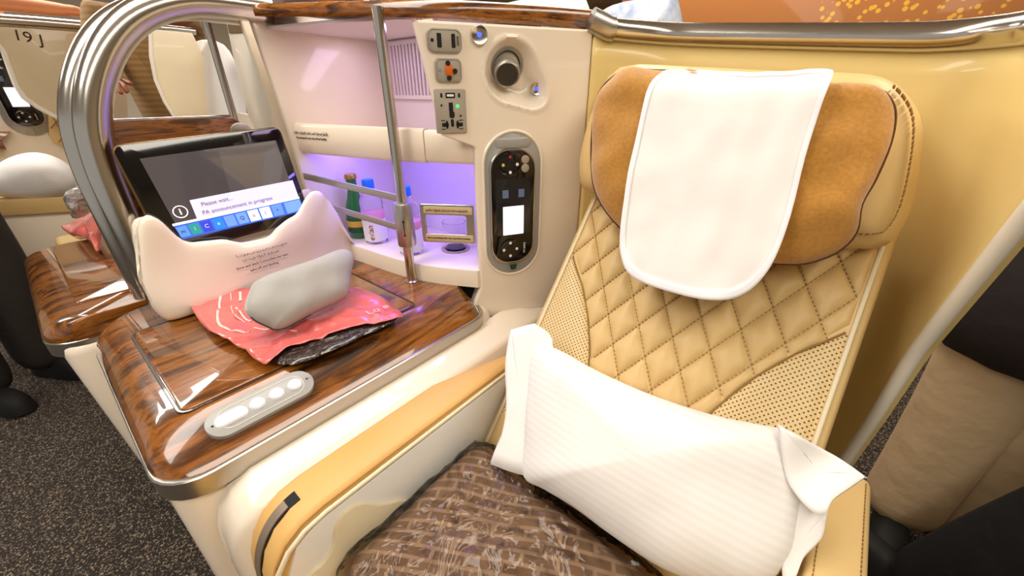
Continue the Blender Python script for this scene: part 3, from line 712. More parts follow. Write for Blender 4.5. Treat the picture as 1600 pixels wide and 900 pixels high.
for s in (1, -1):
    for k in range(-14, 15):
        pts = [(A0+DX/2+k*DX+s*t*DX/2, B0+t*DY) for t in [x/4-7 for x in range(0, 57)]]
        seg_ = []
        for p in pts:
            if abs(p[0]) < min(cv(p[1]), hw_-.018) and -.25 < p[1] < .36: seg_.append(p)
            else:
                if len(seg_) > 1: paths.append(seg_)
                seg_ = []
        if len(seg_) > 1: paths.append(seg_)
tag(dashes('stitching', paths, BF, M_STITCH, bk, c=.0014), kind='stuff')
def perf_mat():
    m = mat('perforated_leather', 'dcc08a', .45); nt = m.node_tree; b = nt.nodes['Principled BSDF']; L = nt.links.new
    u = nt.nodes.new('ShaderNodeUVMap'); mp = nt.nodes.new('ShaderNodeMapping'); mp.inputs['Rotation'].default_value = (0, 0, R(45)); mp.inputs['Scale'].default_value = (170, 170, 170)
    v = nt.nodes.new('ShaderNodeTexVoronoi'); v.voronoi_dimensions = '2D'; v.inputs['Scale'].default_value = 1; v.inputs['Randomness'].default_value = 0
    r = nt.nodes.new('ShaderNodeValToRGB'); e = r.color_ramp.elements; e[0].position, e[0].color = .17, lin('4a3210'); e[1].position, e[1].color = .25, lin('dcc08a')
    L(u.outputs[0], mp.inputs[0]); L(mp.outputs[0], v.inputs['Vector']); L(v.outputs['Distance'], r.inputs[0]); L(r.outputs[0], b.inputs['Base Color']); return m
M_PERF = perf_mat()
for s in (1, -1):
    bs = [.2-.40*k/16 for k in range(17)]
    inner = [(s*(cv(b)+.001), b) for b in bs if cv(b) < hw_-.02]
    outer = [(s*(hw_-.016), bs[-1]), (s*(hw_-.016), -.05), (s*(hw_-.016), .08), (s*(hw_-.016), inner[0][1])]
    P = inner+outer
    if s < 0: P = P[::-1]
    puff('perforated_panel', P, BF.off(-.0005), .007, .001, M_PERF, bk, rings=5, p=4, q=.5)
    tube('seam_piping', [BF.w(a, b, .0015) for a, b in inner], .0016, M_STITCH, bk, 6)
    tube('edge_piping', [BF.w(s*(hw_-.013), b, .001) for b in (-.28, -.1, .1, .25, .33)], .0035, M_PIPE, bk, 8)
# cushion, armrests
rbox('seat_cushion', -.40, .09, -.2, .44, .30, .475, .035, M_LEATHER2, seat, 4)
rbox('seat_base', -.395, .085, -.15, .8, .02, .305, .02, M_CREAM2, seat)
arm = rbox('right_armrest', .098, .156, .0, .605, .30, .637, .012, M_LEATHER, seat, 4, fn=lambda v: (v.x-(.012 if v.y < .3 else 0), v.y, v.z))
for dx in (.0085, .0495):
    tag(dashes('stitching', [[(.086+dx, .02), (.098+dx, .59)]], plan(.6372), M_STITCH, arm), kind='stuff')
# left armrest with rounded nose
rings = []
LA = [(.012, .47), (.0125, .52), (.017, .553), (.028, .583), (.046, .607), (.07, .621), (.10, .626), (.2, .627), (.35, .627), (.45, .627), (.56, .626)]
def xo(y): return -.487 if y < .36 else -.487+(y-.36)*.30
for y, zt in LA:
    x0, x1 = xo(y), -.412; r_ = .009
    rings.append([Vector(p) for p in ((x0, y, .36), (x0, y, zt-r_), (x0+r_*.3, y, zt-r_*.3), (x0+r_, y, zt), ((x0+x1)/2, y, zt+.001), (x1-r_, y, zt), (x1-r_*.3, y, zt-r_*.3), (x1, y, zt-r_), (x1, y, .36))])
la = loft('left_armrest', rings, M_LEATHER2, seat, smooth=55)
tube('armrest_piping', [(-.409, y, zt-.013) for y, zt in LA], .004, M_PIPE, la, 8)
tube('armrest_piping', [(-.4125, y, zt-.004) for y, zt in LA], .0018, mat('seam_tan', 'b98a48', .6), la, 6)
def ribbon(name, pts, x0, x1, t, m, par):
    P = [Vector((0, y, z)) for y, z in pts]; rings = []
    for i, p in enumerate(P):
        d = (P[min(i+1, len(P)-1)]-P[max(i-1, 0)]).normalized(); nn = Vector((0, -d.z, d.y))
        rings.append([Vector((x0, p.y, p.z))-nn*.001, Vector((x1, p.y, p.z))-nn*.001, Vector((x1, p.y, p.z))+nn*t, Vector((x0, p.y, p.z))+nn*t])
    return loft(name, rings, m, par, smooth=60)
nose = catmull([(y, z, 0) for y, z in LA[1:7]], 4, False)
rb_ = ribbon('belt_slot', [(p.x, p.y) for p in nose[2:19]], -.462, -.443, .0012, M_BLACKM, la)
ribbon('slot_insert', [(p.x, p.y) for p in nose[1:17]], -.4605, -.4455, .003, mat('taupe_metal', '9a8878', .35, .5), rb_)
# inner side panel of the left armrest
sp = plate('inner_panel', [(.03, .38), (.035, .55), (.055, .59), (.09, .606), (.56, .606), (.60, .38)], facex(-.412), 0, .004, M_WHITEP, seat, .002)
cp = [facex(-.406).px(x, y) for x, y in ((590, 788), (560, 787), (537, 800), (523, 825), (520, 850), (505, 878), (480, 902), (470, 960), (700, 960), (660, 800))]
plate('inner_cover', [(p.x, p.y) for p in catmull([(a, b, 0) for a, b in cp], 4)], facex(-.408), 0, .006, M_PIPE, seat, .002)

# ---- headrest
HR = R(22); HF = Frame((-.158, .70, 1.0), (1, 0, 0), (0, math.sin(HR), math.cos(HR)))
z5 = lambda P: [(880+x*.4444, 80+y*.4444) for x, y in P]
bolP = HF.px
bol = [HF.px(x, y, -.05) for x, y in z5([(200, 62), (110, 190), (62, 350), (55, 440), (75, 488), (140, 510), (300, 600), (600, 690), (985, 692), (1090, 692), (1160, 665), (1220, 570), (1260, 400), (1268, 260), (1230, 170), (1160, 110), (1050, 85), (800, 78), (450, 60)])]
bol = [(p.x, p.y) for p in catmull([(a, b, 0) for a, b in bol], 3)][::-1]
hrb = puff('headrest_bolster', bol, HF.off(-.055), .055, .05, M_LEATHER, seat, rings=8, p=5, q=.5)
sti = inset(bol, .016)
sti = [(p.x, p.y) for p in sti if p.x > .17]
sti.sort(key=lambda p: p[1])
tag(dashes('stitching', [sti], HF.off(-.055), M_STITCH, hrb, c=.0395, w=.0012, h=.0045), kind='stuff')
su = [HF.px(x, y) for x, y in z5([(320, 68), (240, 65), (180, 88), (125, 150), (105, 250), (100, 400), (120, 510), (200, 620), (330, 690), (550, 735), (745, 748), (850, 748), (960, 710), (1030, 640), (1050, 540), (1100, 450), (1150, 330), (1168, 230), (1150, 170), (1100, 130), (1010, 118), (940, 120), (700, 90), (500, 75)])]
su = [(p.x, p.y) for p in catmull([(a, b, 0) for a, b in su], 4)][::-1]
SUH = .045
cs = puff('headrest_cushion', su, HF.off(.0), SUH, .035, M_SUEDE, seat, rings=14, p=3.2, q=.5, nz=(19, .015))
tube('cushion_piping', [HF.w(a, b, .002) for a, b in su]+[HF.w(*su[0], .002)], .0016, mat('dark_seam', '5c3a12', .8), cs, 6)
# ---- white headrest cloth
cc = (sum(p[0] for p in su)/len(su), sum(p[1] for p in su)/len(su))
def suh(a, b):
    # height of the suede cushion at (a, b)
    an = math.atan2(b-cc[1], a-cc[0]); r = math.hypot(a-cc[0], b-cc[1]); best = min(su, key=lambda p: abs((math.atan2(p[1]-cc[1], p[0]-cc[0])-an+math.pi) % (2*math.pi)-math.pi))
    t = r/math.hypot(best[0]-cc[0], best[1]-cc[1]); h = SUH*max(0, 1-t**3.2)**.5 if t < 1 else 0
    return h
clo = [HF.px(x, y, .045) for x, y in z5([(335, 75), (350, 50), (420, 38), (490, 40), (620, 65), (750, 65), (880, 55), (935, 58), (947, 80), (925, 150), (900, 220), (850, 380), (800, 580), (750, 720), (700, 800), (640, 850), (570, 873), (470, 866), (330, 828), (250, 790), (215, 730), (208, 650), (230, 480), (270, 280), (310, 130)])]
clo = [(p.x, p.y) for p in catmull([(a, b, 0) for a, b in clo], 4)][::-1]
c0 = (sum(p[0] for p in clo)/len(clo), sum(p[1] for p in clo)/len(clo))
def sheet(name, outline, c0, hfun, fr, m, parent, t0=1.0, t1=0.0, rings=10, thick=.002):
    V, Fc = [], []; n = len(outline)
    for k in range(rings+1):
        t = t0+(t1-t0)*k/rings
        for a, b in outline:
            aa, bb = c0[0]+(a-c0[0])*t, c0[1]+(b-c0[1])*t; V.append(fr.w(aa, bb, hfun(aa, bb)))
    for k in range(rings):
        for i in range(n): Fc.append((k*n+i, k*n+(i+1) % n, (k+1)*n+(i+1) % n, (k+1)*n+i))
    if t1 == 0:
        V = V[:rings*n+1]; Fc = [f for f in Fc if max(f) < rings*n]+[((rings-1)*n+i, (rings-1)*n+(i+1) % n, rings*n) for i in range(n)]
    return mk(name, V, Fc, m, parent, 60, fix=False, mods=[SOL(thick, 1)])
def clh(a, b):
    h = .048 if b < .10 else .048-.05*((b-.10)/.065)**2
    h += .007*noise.noise(Vector((a*14, b*8, 3)))+.005*noise.noise(Vector((a*28, b*14, 8)))
    return h+.006
cl = empty('headrest_cloth', HF.w(c0[0], -.17, .05), 'white cloth cover draped over the suede headrest', 'headrest cover')
sheet('cloth', clo, c0, clh, HF, M_CLOTH, cl, 1.0, 0, 14)
sheet('hem', clo, c0, lambda a, b: clh(a, b)+.0014, HF, M_HEM, cl, 1.003, .935, 3, .0026)
top_ = [p for p in clo if p[1] > .13]
rings = []
tp = sorted([p for p in clo if p[1] > .145], key=lambda p: p[0])
if len(tp) > 3:
    for k, (db, dc_) in enumerate(((-.004, 0), (.008, -.02), (.008, -.05), (-.02, -.085), (-.09, -.10))):
        rings.append([HF.w(a, b+db, clh(a, b)+dc_) for a, b in tp])
    loft('cloth_back', rings, M_CLOTH, cl, False, False, 60, closed=False, mods=[SOL(.002, 0)])

# ---- pillow
def pillow_mat():
    m = mat('striped_cotton', 'f4f1ec', .85); nt = m.node_tree; b = nt.nodes['Principled BSDF']; L = nt.links.new
    u = nt.nodes.new('ShaderNodeUVMap'); w = nt.nodes.new('ShaderNodeTexWave'); w.bands_direction = 'Y'; w.inputs['Scale'].default_value = 30
    L(u.outputs[0], w.inputs['Vector']); r = nt.nodes.new('ShaderNodeValToRGB'); r.color_ramp.elements[0].color = lin('e9e5e1'); r.color_ramp.elements[1].color = lin('edeae7'); r.color_ramp.elements[0].position = .4; r.color_ramp.elements[1].position = .6
    L(w.outputs['Fac'], r.inputs[0]); L(r.outputs[0], b.inputs['Base Color'])
    n = nt.nodes.new('ShaderNodeTexNoise'); n.inputs['Scale'].default_value = 7; tc = nt.nodes.new('ShaderNodeTexCoord'); L(tc.outputs['Object'], n.inputs['Vector'])
    bp = nt.nodes.new('ShaderNodeBump'); bp.inputs['Strength'].default_value = .35; bp.inputs['Distance'].default_value = .03; L(n.outputs['Fac'], bp.inputs['Height']); L(bp.outputs[0], b.inputs['Normal']); return m
PWF = BF.off(.075)
pil = empty('pillow', PWF.w(0, -.28, 0), 'white striped pillow with flanged open end leaning on the quilted seat back', 'pillow')
po = [PWF.px(x, y) for x, y in ((835, 540), (870, 545), (930, 578), (1000, 610), (1060, 632), (1120, 650), (1180, 662), (1232, 675), (1262, 715), (1268, 760), (1255, 815), (1235, 870), (1190, 915), (1120, 915), (1040, 890), (960, 840), (900, 795), (850, 765), (818, 745), (820, 690), (826, 600))]
po = [(p.x, p.y) for p in catmull([(a, b, 0) for a, b in po], 4)][::-1]
M_PIL = pillow_mat()
puff('pillow_body', po, PWF, .062, .05, M_PIL, pil, rings=14, p=2.0, q=.62, nz=(9, .012, 5))
def flange(px_, hf, nm, seed, amp=.008):
    P = [PWF.px(x, y, hf) for x, y in px_]; P = [(p.x, p.y) for p in catmull([(a, b, 0) for a, b in P], 4)][::-1]
    c_ = (sum(p[0] for p in P)/len(P), sum(p[1] for p in P)/len(P))
    return sheet(nm, P, c_, lambda a, b: hf+amp*noise.noise(Vector((a*22, b*12, seed))), PWF, M_PIL, pil, 1, 0, 6, .003)
flange(((799, 517), (802, 515), (834, 507), (839, 508), (862, 530), (860, 600), (850, 680), (838, 740), (815, 742), (772, 727), (767, 724), (782, 690), (792, 640), (790, 580), (793, 545)), .006, 'flange', 2)
flange(((1216, 668), (1226, 670), (1262, 688), (1310, 714), (1350, 743), (1352, 746), (1330, 762), (1300, 782), (1288, 802), (1270, 800), (1245, 775), (1226, 740)), .026, 'flange', 5, .02)
flange(((1230, 745), (1288, 796), (1291, 806), (1286, 835), (1276, 850), (1255, 872), (1240, 905), (1222, 900), (1225, 830)), .010, 'inner_flap', 9, .012)

# ---- blanket in a plastic bag
def blanket_mat():
    m = mat('brown_plaid', '6b4c37', .95); nt = m.node_tree; b = nt.nodes['Principled BSDF']; L = nt.links.new
    u = nt.nodes.new('ShaderNodeUVMap'); mp = nt.nodes.new('ShaderNodeMapping'); mp.inputs['Rotation'].default_value = (0, 0, R(-28)); mp.inputs['Scale'].default_value = (1, 1, 1)
    br = nt.nodes.new('ShaderNodeTexBrick'); br.inputs['Scale'].default_value = 18; br.inputs['Brick Width'].default_value = .9; br.inputs['Row Height'].default_value = .32; br.inputs['Mortar Size'].default_value = .07; br.inputs['Mortar Smooth'].default_value = .6
    br.inputs['Color1'].default_value = lin('75604f'); br.inputs['Color2'].default_value = lin('857061'); br.inputs['Mortar'].default_value = lin('a08d7b')
    L(u.outputs[0], mp.inputs[0]); L(mp.outputs[0], br.inputs['Vector']); L(br.outputs['Color'], b.inputs['Base Color']); return m
def film_mat(name, tint, gl=.25):
    m = bpy.data.materials.new(name); m.use_nodes = True; nt = m.node_tree; nt.nodes.clear(); L = nt.links.new
    out = nt.nodes.new('ShaderNodeOutputMaterial'); tr = nt.nodes.new('ShaderNodeBsdfTransparent'); tr.inputs[0].default_value = lin(tint)
    g = nt.nodes.new('ShaderNodeBsdfGlossy'); g.inputs['Roughness'].default_value = .13; fr = nt.nodes.new('ShaderNodeFresnel'); fr.inputs[0].default_value = 1.42
    mx = nt.nodes.new('ShaderNodeMixShader'); L(fr.outputs[0], mx.inputs[0]); L(tr.outputs[0], mx.inputs[1]); L(g.outputs[0], mx.inputs[2]); L(mx.outputs[0], out.inputs[0])
    n = nt.nodes.new('ShaderNodeTexNoise'); n.inputs['Scale'].default_value = 11; n.inputs['Detail'].default_value = 2; n.inputs['Distortion'].default_value = 2.5
    tc = nt.nodes.new('ShaderNodeTexCoord'); L(tc.outputs['Object'], n.inputs['Vector']); bp = nt.nodes.new('ShaderNodeBump'); bp.inputs['Strength'].default_value = .7; bp.inputs['Distance'].default_value = .02
    L(n.outputs['Fac'], bp.inputs['Height']); L(bp.outputs[0], g.inputs['Normal']); L(bp.outputs[0], fr.inputs['Normal']); return m
blf = plan(.505)
bo = [blf.px(x, y) for x, y in ((552, 850), (570, 812), (620, 772), (690, 735), (735, 712), (765, 716), (815, 760), (880, 812), (950, 862), (1010, 905), (1040, 960), (1000, 1080), (800, 1130), (600, 1100), (545, 960))]
bo = [(max(p.x, -.392), p.y) for p in catmull([(a, b, 0) for a, b in bo], 4)][::-1]
bl = empty('blanket', (-.2, .2, .475), 'brown plaid blanket folded inside a clear plastic bag on the seat cushion', 'blanket')
puff('folded_blanket', bo, blf, .040, .029, blanket_mat(), bl, rings=9, p=5, q=.5, nz=(9, .012))
def bagz(a, b): return .012*abs(noise.noise(Vector((a*16, b*30, 1))))+.004*noise.noise(Vector((a*60, b*60, 4)))
puff('plastic_bag', [(max(p.x, -.400), p.y) for p in inset(bo, -.016)], blf.off(.001), .047, .024, film_mat('clear_film', 'f0e6da'), bl, rings=30, p=6, q=.5, hfun=lambda a, b: bagz(a, b), smooth=22)

# ================================================================ THINGS ON THE TABLE
z8 = lambda P: [(280+x*.2556, 370+y*.2556) for x, y in P]
bgf = plan(.722)
bag = empty('plastic_bag', (-.78, .27, .70), 'coral pink plastic bag with clear dark underside lying on the wood top', 'plastic bag')
bp_ = [bgf.px(x, y) for x, y in z8([(75, 405), (230, 360), (420, 325), (600, 330), (850, 330), (1050, 312), (1110, 315), (1230, 370), (1320, 430), (1365, 470), (1330, 485), (1230, 515), (1100, 540), (960, 580), (830, 625), (740, 655), (660, 680), (600, 720), (530, 772), (470, 750), (410, 700), (380, 680), (300, 630), (210, 590), (130, 520)])]
bp_ = [(p.x, p.y) for p in catmull([(a, b, 0) for a, b in bp_], 3)][::-1]
bc = (sum(p[0] for p in bp_)/len(bp_), sum(p[1] for p in bp_)/len(bp_))
def bh_(a, b): return .008*noise.noise(Vector((a*17, b*17, 2)))+.007*noise.noise(Vector((a*48, b*48, 7)))
pink = sheet('coral_side', bp_, bc, bh_, bgf, mat('coral_plastic', 'd4655f', .25, coat=.6, bump=(60, .3, .006)), bag, 1, 0, 12, .001)
un = [plan(.706).px(x, y) for x, y in z8([(420, 710), (560, 700), (800, 630), (1100, 550), (1330, 490), (1300, 540), (1150, 605), (1000, 680), (850, 745), (720, 790), (640, 792), (520, 776), (450, 740)])]
un = [(p.x, p.y) for p in catmull([(a, b, 0) for a, b in un], 4)][::-1]
puff('dark_underside', un, plan(.7105), .006, .006, mat('dark_clear_plastic', '2a2018', .08, coat=1, bump=(70, .8, .01)), bag, rings=6, nz=(40, .006), smooth=25)
def decal(name, px, m, w, par, cyc=False):
    P = [bgf.px(x, y) for x, y in z8(px)]; P = catmull([(a, b, 0) for a, b in P], 4, False); V, Fc = [], []
    for i, p in enumerate(P):
        d = (P[min(i+1, len(P)-1)]-P[max(i-1, 0)]).normalized(); s = Vector((-d.y, d.x, 0))*w/2
        for q in (p-s, p+s): V.append(bgf.w(q.x, q.y, bh_(q.x, q.y)+.0026))
        for q in (p-s, p+s): V.append(bgf.w(q.x, q.y, bh_(q.x, q.y)+.0006))
    for i in range(len(P)-1): Fc += [(4*i, 4*i+1, 4*i+5, 4*i+4), (4*i, 4*i+4, 4*i+6, 4*i+2), (4*i+1, 4*i+3, 4*i+7, 4*i+5)]
    return mk(name, V, Fc, m, par, 0)
M_PRW = mat('pale_pink_print', 'f1c9bf', .4)
for px, w in (([(258, 370), (245, 430), (235, 490), (250, 540), (320, 570), (430, 575)], .0042), ([(376, 345), (372, 395)], .0045), ([(320, 360), (318, 430), (345, 490), (400, 520)], .0016), ([(350, 440), (400, 500), (440, 510)], .003), ([(430, 560), (560, 575), (720, 575)], .0022)):
    decal('bag_print', px, M_PRW, w, pink)
la_, lb_ = bgf.px(*z8([(1215, 455)])[0]); l2 = bgf.px(*z8([(1290, 425)])[0])
lfz = Frame(bgf.w(la_, lb_, bh_(la_, lb_)+.005), bgf.w(*l2)-bgf.w(la_, lb_), Vector((-1, .3, 0)))
text('bag_logo', 'Lo e', lfz, 0, 0, .026, M_PRW, pink, c=.0, ex=-.0002)
# grey pouch
pa, pb = Vector((-.905, .225, .756)), Vector((-.79, .405, .766))
pz = z8([(400, 440), (430, 330), (470, 270), (600, 215), (800, 150), (985, 80), (1060, 120), (1050, 220), (1035, 330), (1000, 385), (800, 480), (650, 560), (580, 572), (540, 555), (450, 510)])
pf = Frame(at(510, 460, z=.757), at(1060*.2556+280, 370+120*.2556, z=.772)-at(400*.2556+280, 370+440*.2556, z=.76), (-.6, .2, .75))
pk = [pf.px(x, y) for x, y in pz]; pk = [(p.x, p.y) for p in catmull([(a, b, 0) for a, b in pk], 4)][::-1]
pch = empty('amenity_pouch', pf.w(0, 0)-Vector((0, 0, .035)), 'pale grey soft pouch lying on the coral plastic bag', 'pouch')
gm = mat('grey_fabric', 'a9a6a1', .75, bump=(45, .15, .004))
pcy = puff('pouch_body', pk, pf, .030, .022, gm, pch, rings=9, p=4, q=.5, nz=(24, .0045))
tube('zip_seam', [pf.w(a, b, .004) for a, b in pk[2:20]], .0012, M_DARK, pcy, 6)

# ================================================================ NEIGHBOUR SEAT SEEN THROUGH THE ARCH
ns = empty('passenger_seat', (-2.3, .7, 0), 'pale beige neighbouring seat wing and back seen through the chrome arch', 'seat')
fw = facex(-2.15)
wp = [fw.px(x, y) for x, y in ((235, 44), (300, 50), (320, 90), (345, 180), (345, 300), (290, 300), (272, 182), (258, 160), (243, 125), (236, 88))]
plate('shell_wing', [(p[0], p[1]) for p in wp], fw, -.03, 0, mat('pale_beige', 'e6d6b4', .35, coat=.2), ns, .006)
tube('wing_edge', [fw.w(*fw.px(x, y), .0) for x, y in ((235, 46), (236, 88), (243, 125), (258, 160), (272, 182))], .006, M_SHELLW, ns, 8)
tube('wing_rail', [fw.w(*fw.px(x, y), -.01) for x, y in ((228, 42), (270, 45), (306, 49))], .012, M_ALU, ns, 10)
cfz = Frame((-2.0, .62, 1.1), (1, 0, 0), (0, .2, 1))
cp_ = [cfz.px(x, y) for x, y in ((300, 75), (315, 62), (350, 70), (372, 110), (385, 175), (385, 230), (318, 230), (306, 150), (296, 110))]
cp_ = [(p.x, p.y) for p in catmull([(a, b, 0) for a, b in cp_], 3)][::-1]
tag(puff('headrest_cloth', cp_, cfz, .03, .02, M_CLOTH, None, rings=6), 'white headrest cloth on the neighbouring seat, seen through the chrome arch', 'headrest cover')
rbox('backrest', -2.2, -1.75, .66, .80, .3, 1.12, .05, M_LEATHER, ns)
# neighbour cabinet
nc = empty('minibar_cabinet', (-1.5, .62, .7), 'neighbouring cream minibar cabinet with lining painted in the violet of LED light, left of the walnut capping rail', 'cabinet')
plate('side_wall', [(.47, .70), (.45, 1.04), (.425, 1.272), (.76, 1.272), (.76, .70)], facex(-1.155), 0, .014, M_CREAM2, nc, .006)
plate('back_wall', [(-1.75, .70), (-1.155, .70), (-1.155, 1.36), (-1.75, 1.36)], Frame((0, .76, 0), (1, 0, 0), (0, 0, 1)), -.015, 0, M_LAV, nc, 0)
band('flap', [(-1.16, .475), (-1.4, .50), (-1.62, .54)], .95, 1.06, .02, M_CREAM2, nc)
fq = Frame((0, .46, 0), (1, 0, 0), (0, 0, 1))
wq = [fq.px(x, y) for x, y in ((352, 32), (386, 32), (400, 90), (430, 205), (400, 205), (388, 185), (370, 120))]
plate('front_post', wq, fq, -.05, 0, M_SHELLW, nc, .006)
plate('post_slot', [fq.px(x, y, .0) for x, y in ((356, 37), (384, 38), (386, 51), (359, 52))], fq, -.001, .002, mat('slot_brown', '6b5128', .6), nc, 0)
plate('canopy', [(-1.75, .46), (-1.16, .44), (-1.16, .77), (-1.75, .77)], plan(1.33), 0, .03, M_WOODX, nc, .004)

# ================================================================ SEAT ROW ACROSS THE FAR AISLE
sj = empty('seat_unit', (-3.0, .2, 0), 'cream seat unit across the far aisle marked 19 J with a handset', 'seat')
JF = facex(-2.75)
jw = [JF.px(x, y) for x, y in ((-60, 30), (60, 35), (170, 42), (175, 150), (150, 205), (110, 192), (85, 181), (60, 168), (38, 152), (25, 132), (16, 108), (6, 80), (-10, 62), (-60, 50))]
wing = plate('outer_wing', [(p.x, p.y) for p in catmull([(a, b, 0) for a, b in jw], 2)], JF, -.04, 0, mat('beige_satin', 'd8c6a2', .35, coat=.2), sj, .008)
tube('wing_edge', [JF.w(*JF.px(x, y), .0) for x, y in ((-10, 62), (6, 80), (16, 108), (25, 132), (38, 152), (60, 168), (85, 181), (110, 192))], .010, M_SHELLW, sj, 8)
tube('top_rail', [JF.w(*JF.px(x, y), .0) for x, y in ((-80, 27), (0, 31), (60, 35), (120, 40), (190, 46))], .022, M_CHROME, sj, 12)
a, b = JF.px(44, 59); a2, b2 = JF.px(60, 62)
text('seat_number', '19 J', Frame(JF.w(a, b), JF.w(a2, b2)-JF.w(a, b), (0, 0, 1)), 0, 0, .055, M_TEXT, wing, c=.001)
J2 = facex(-2.95)
plate('side_panel', [J2.px(x, y) for x, y in ((-90, 40), (200, 60), (200, 330), (-90, 330))], J2, -.05, 0, M_CREAM2, sj, .006)
hj = Frame(J2.w(*J2.px(20, 140), .0), (0, 1, 0), (0, -.25, 1))
plate('handset_recess', rrect(0, 0, .15, .38, .075, 8), hj, .0, .012, M_STEEL, sj, .004)
hs = handset(hj.off(.012), 0, 0.0, .105, .30, 'black handset with lit screen on the seat unit marked 19 J')
quilt = plate('quilted_back', [J2.px(x, y) for x, y in ((74, 170), (130, 170), (130, 240), (112, 235), (84, 222), (76, 210))], J2, .0, .03, M_LEATHER, sj, .006)
for (p, q) in (((80, 180), (105, 225)), ((95, 172), (122, 215)), ((78, 200), (98, 178)), ((90, 222), (118, 185))):
    A, B = J2.w(*J2.px(*p), .031), J2.w(*J2.px(*q), .031); tube('quilt_seam', [A, B], .002, M_STITCH, quilt, 6)
J3 = facex(-2.62)
plate('armrest', [J3.px(x, y) for x, y in ((-60, 317), (128, 306), (140, 316), (140, 330), (-60, 342))], J3, -.22, 0, M_LEATHER, sj, .006)
plate('lower_panel', [J3.px(x, y) for x, y in ((-80, 338), (150, 326), (190, 380), (200, 520), (-80, 470))], J3, -.2, -.02, M_CREAM2, sj, .006)
plate('wood_shelf', [J2.px(x, y) for x, y in ((-30, 206), (16, 204), (2, 218), (10, 232), (-30, 236))], J2, 0, .06, M_WOODX, sj, .004)
pj = Frame(J3.w(*J3.px(55, 280), -.05), (0, 1, 0), (-.3, 0, 1))
pjo = [pj.px(x, y) for x, y in ((-25, 300), (-10, 262), (25, 242), (60, 240), (95, 250), (116, 268), (118, 300), (90, 308), (40, 310))]
pjo = [(p.x, p.y) for p in catmull([(a, b, 0) for a, b in pjo], 3)][::-1]
tag(puff('pillow', pjo, pj, .09, .06, M_PIL, None, rings=8, p=2.2, nz=(7, .05)), 'white striped pillow on the seat unit marked 19 J', 'pillow')
# neighbour's bag and pouch
nf = plan(.725)
nb = [nf.px(x, y) for x, y in ((95, 353), (125, 338), (152, 334), (160, 350), (158, 375), (150, 392), (138, 372), (118, 366))]
nb = [(p.x, p.y) for p in catmull([(a, b, 0) for a, b in nb], 3)][::-1]
nb = [(max(p[0], -1.97), p[1]) for p in nb]
puffb = puff('plastic_bag', nb, nf, .022, .018, mat('coral_plastic', 'd9605a'), None, rings=6, nz=(14, .03), smooth=25); tag(puffb, 'coral plastic bag on the farther console, left of the twin arch', 'plastic bag')
cf2 = Frame(at(122, 322, x=-1.80), (.6, .8, 0), (0, 0, 1))
cw_ = [cf2.px(x, y) for x, y in ((102, 308), (112, 296), (128, 290), (140, 300), (142, 325), (130, 340), (112, 336))]
cw_ = [(p.x, p.y) for p in catmull([(a, b, 0) for a, b in cw_], 3)][::-1]
tag(puff('wrapped_kit', cw_, cf2, .04, .03, mat('clear_grey_wrap', 'b9b4ae', .1, coat=1, trans=.4, bump=(40, 1, .02)), None, rings=6, nz=(25, .03), smooth=20), 'clear wrapped grey kit on the farther console, above the coral bag', 'packet')
# ================================================================ PEOPLE
M_SKIN = mat('warm_skin', 'b9744a', .5); M_SKIN2 = mat('brown_skin', '8a4e2a', .5); M_HAIR = mat('dark_hair', '14100d', .6)
def skin_obj(name, J, edges, root, m, parent, sub=2):
    names = list(J); me = bpy.data.meshes.new(name); me.from_pydata([J[k][0] for k in names], [(names.index(a), names.index(b)) for a, b in edges], [])
    o = bpy.data.objects.new(name, me); COL.objects.link(o); md = o.modifiers.new('skin', 'SKIN'); md.use_smooth_shade = True
    for i, k in enumerate(names):
        sv = me.skin_vertices[0].data[i]; r = J[k][1]; sv.radius = r if isinstance(r, tuple) else (r, r); sv.use_root = (k == root)
    sd = o.modifiers.new('sub', 'SUBSURF'); sd.levels = sub; sd.render_levels = sub
    bpy.context.view_layer.update(); ev = bpy.data.meshes.new_from_object(o.evaluated_get(bpy.context.evaluated_depsgraph_get()))
    V = [v.co.copy() for v in ev.vertices]; Fc = [tuple(p.vertices) for p in ev.polygons]; bpy.data.objects.remove(o)
    return mk(name, V, Fc, m, parent, 180, fix=False)
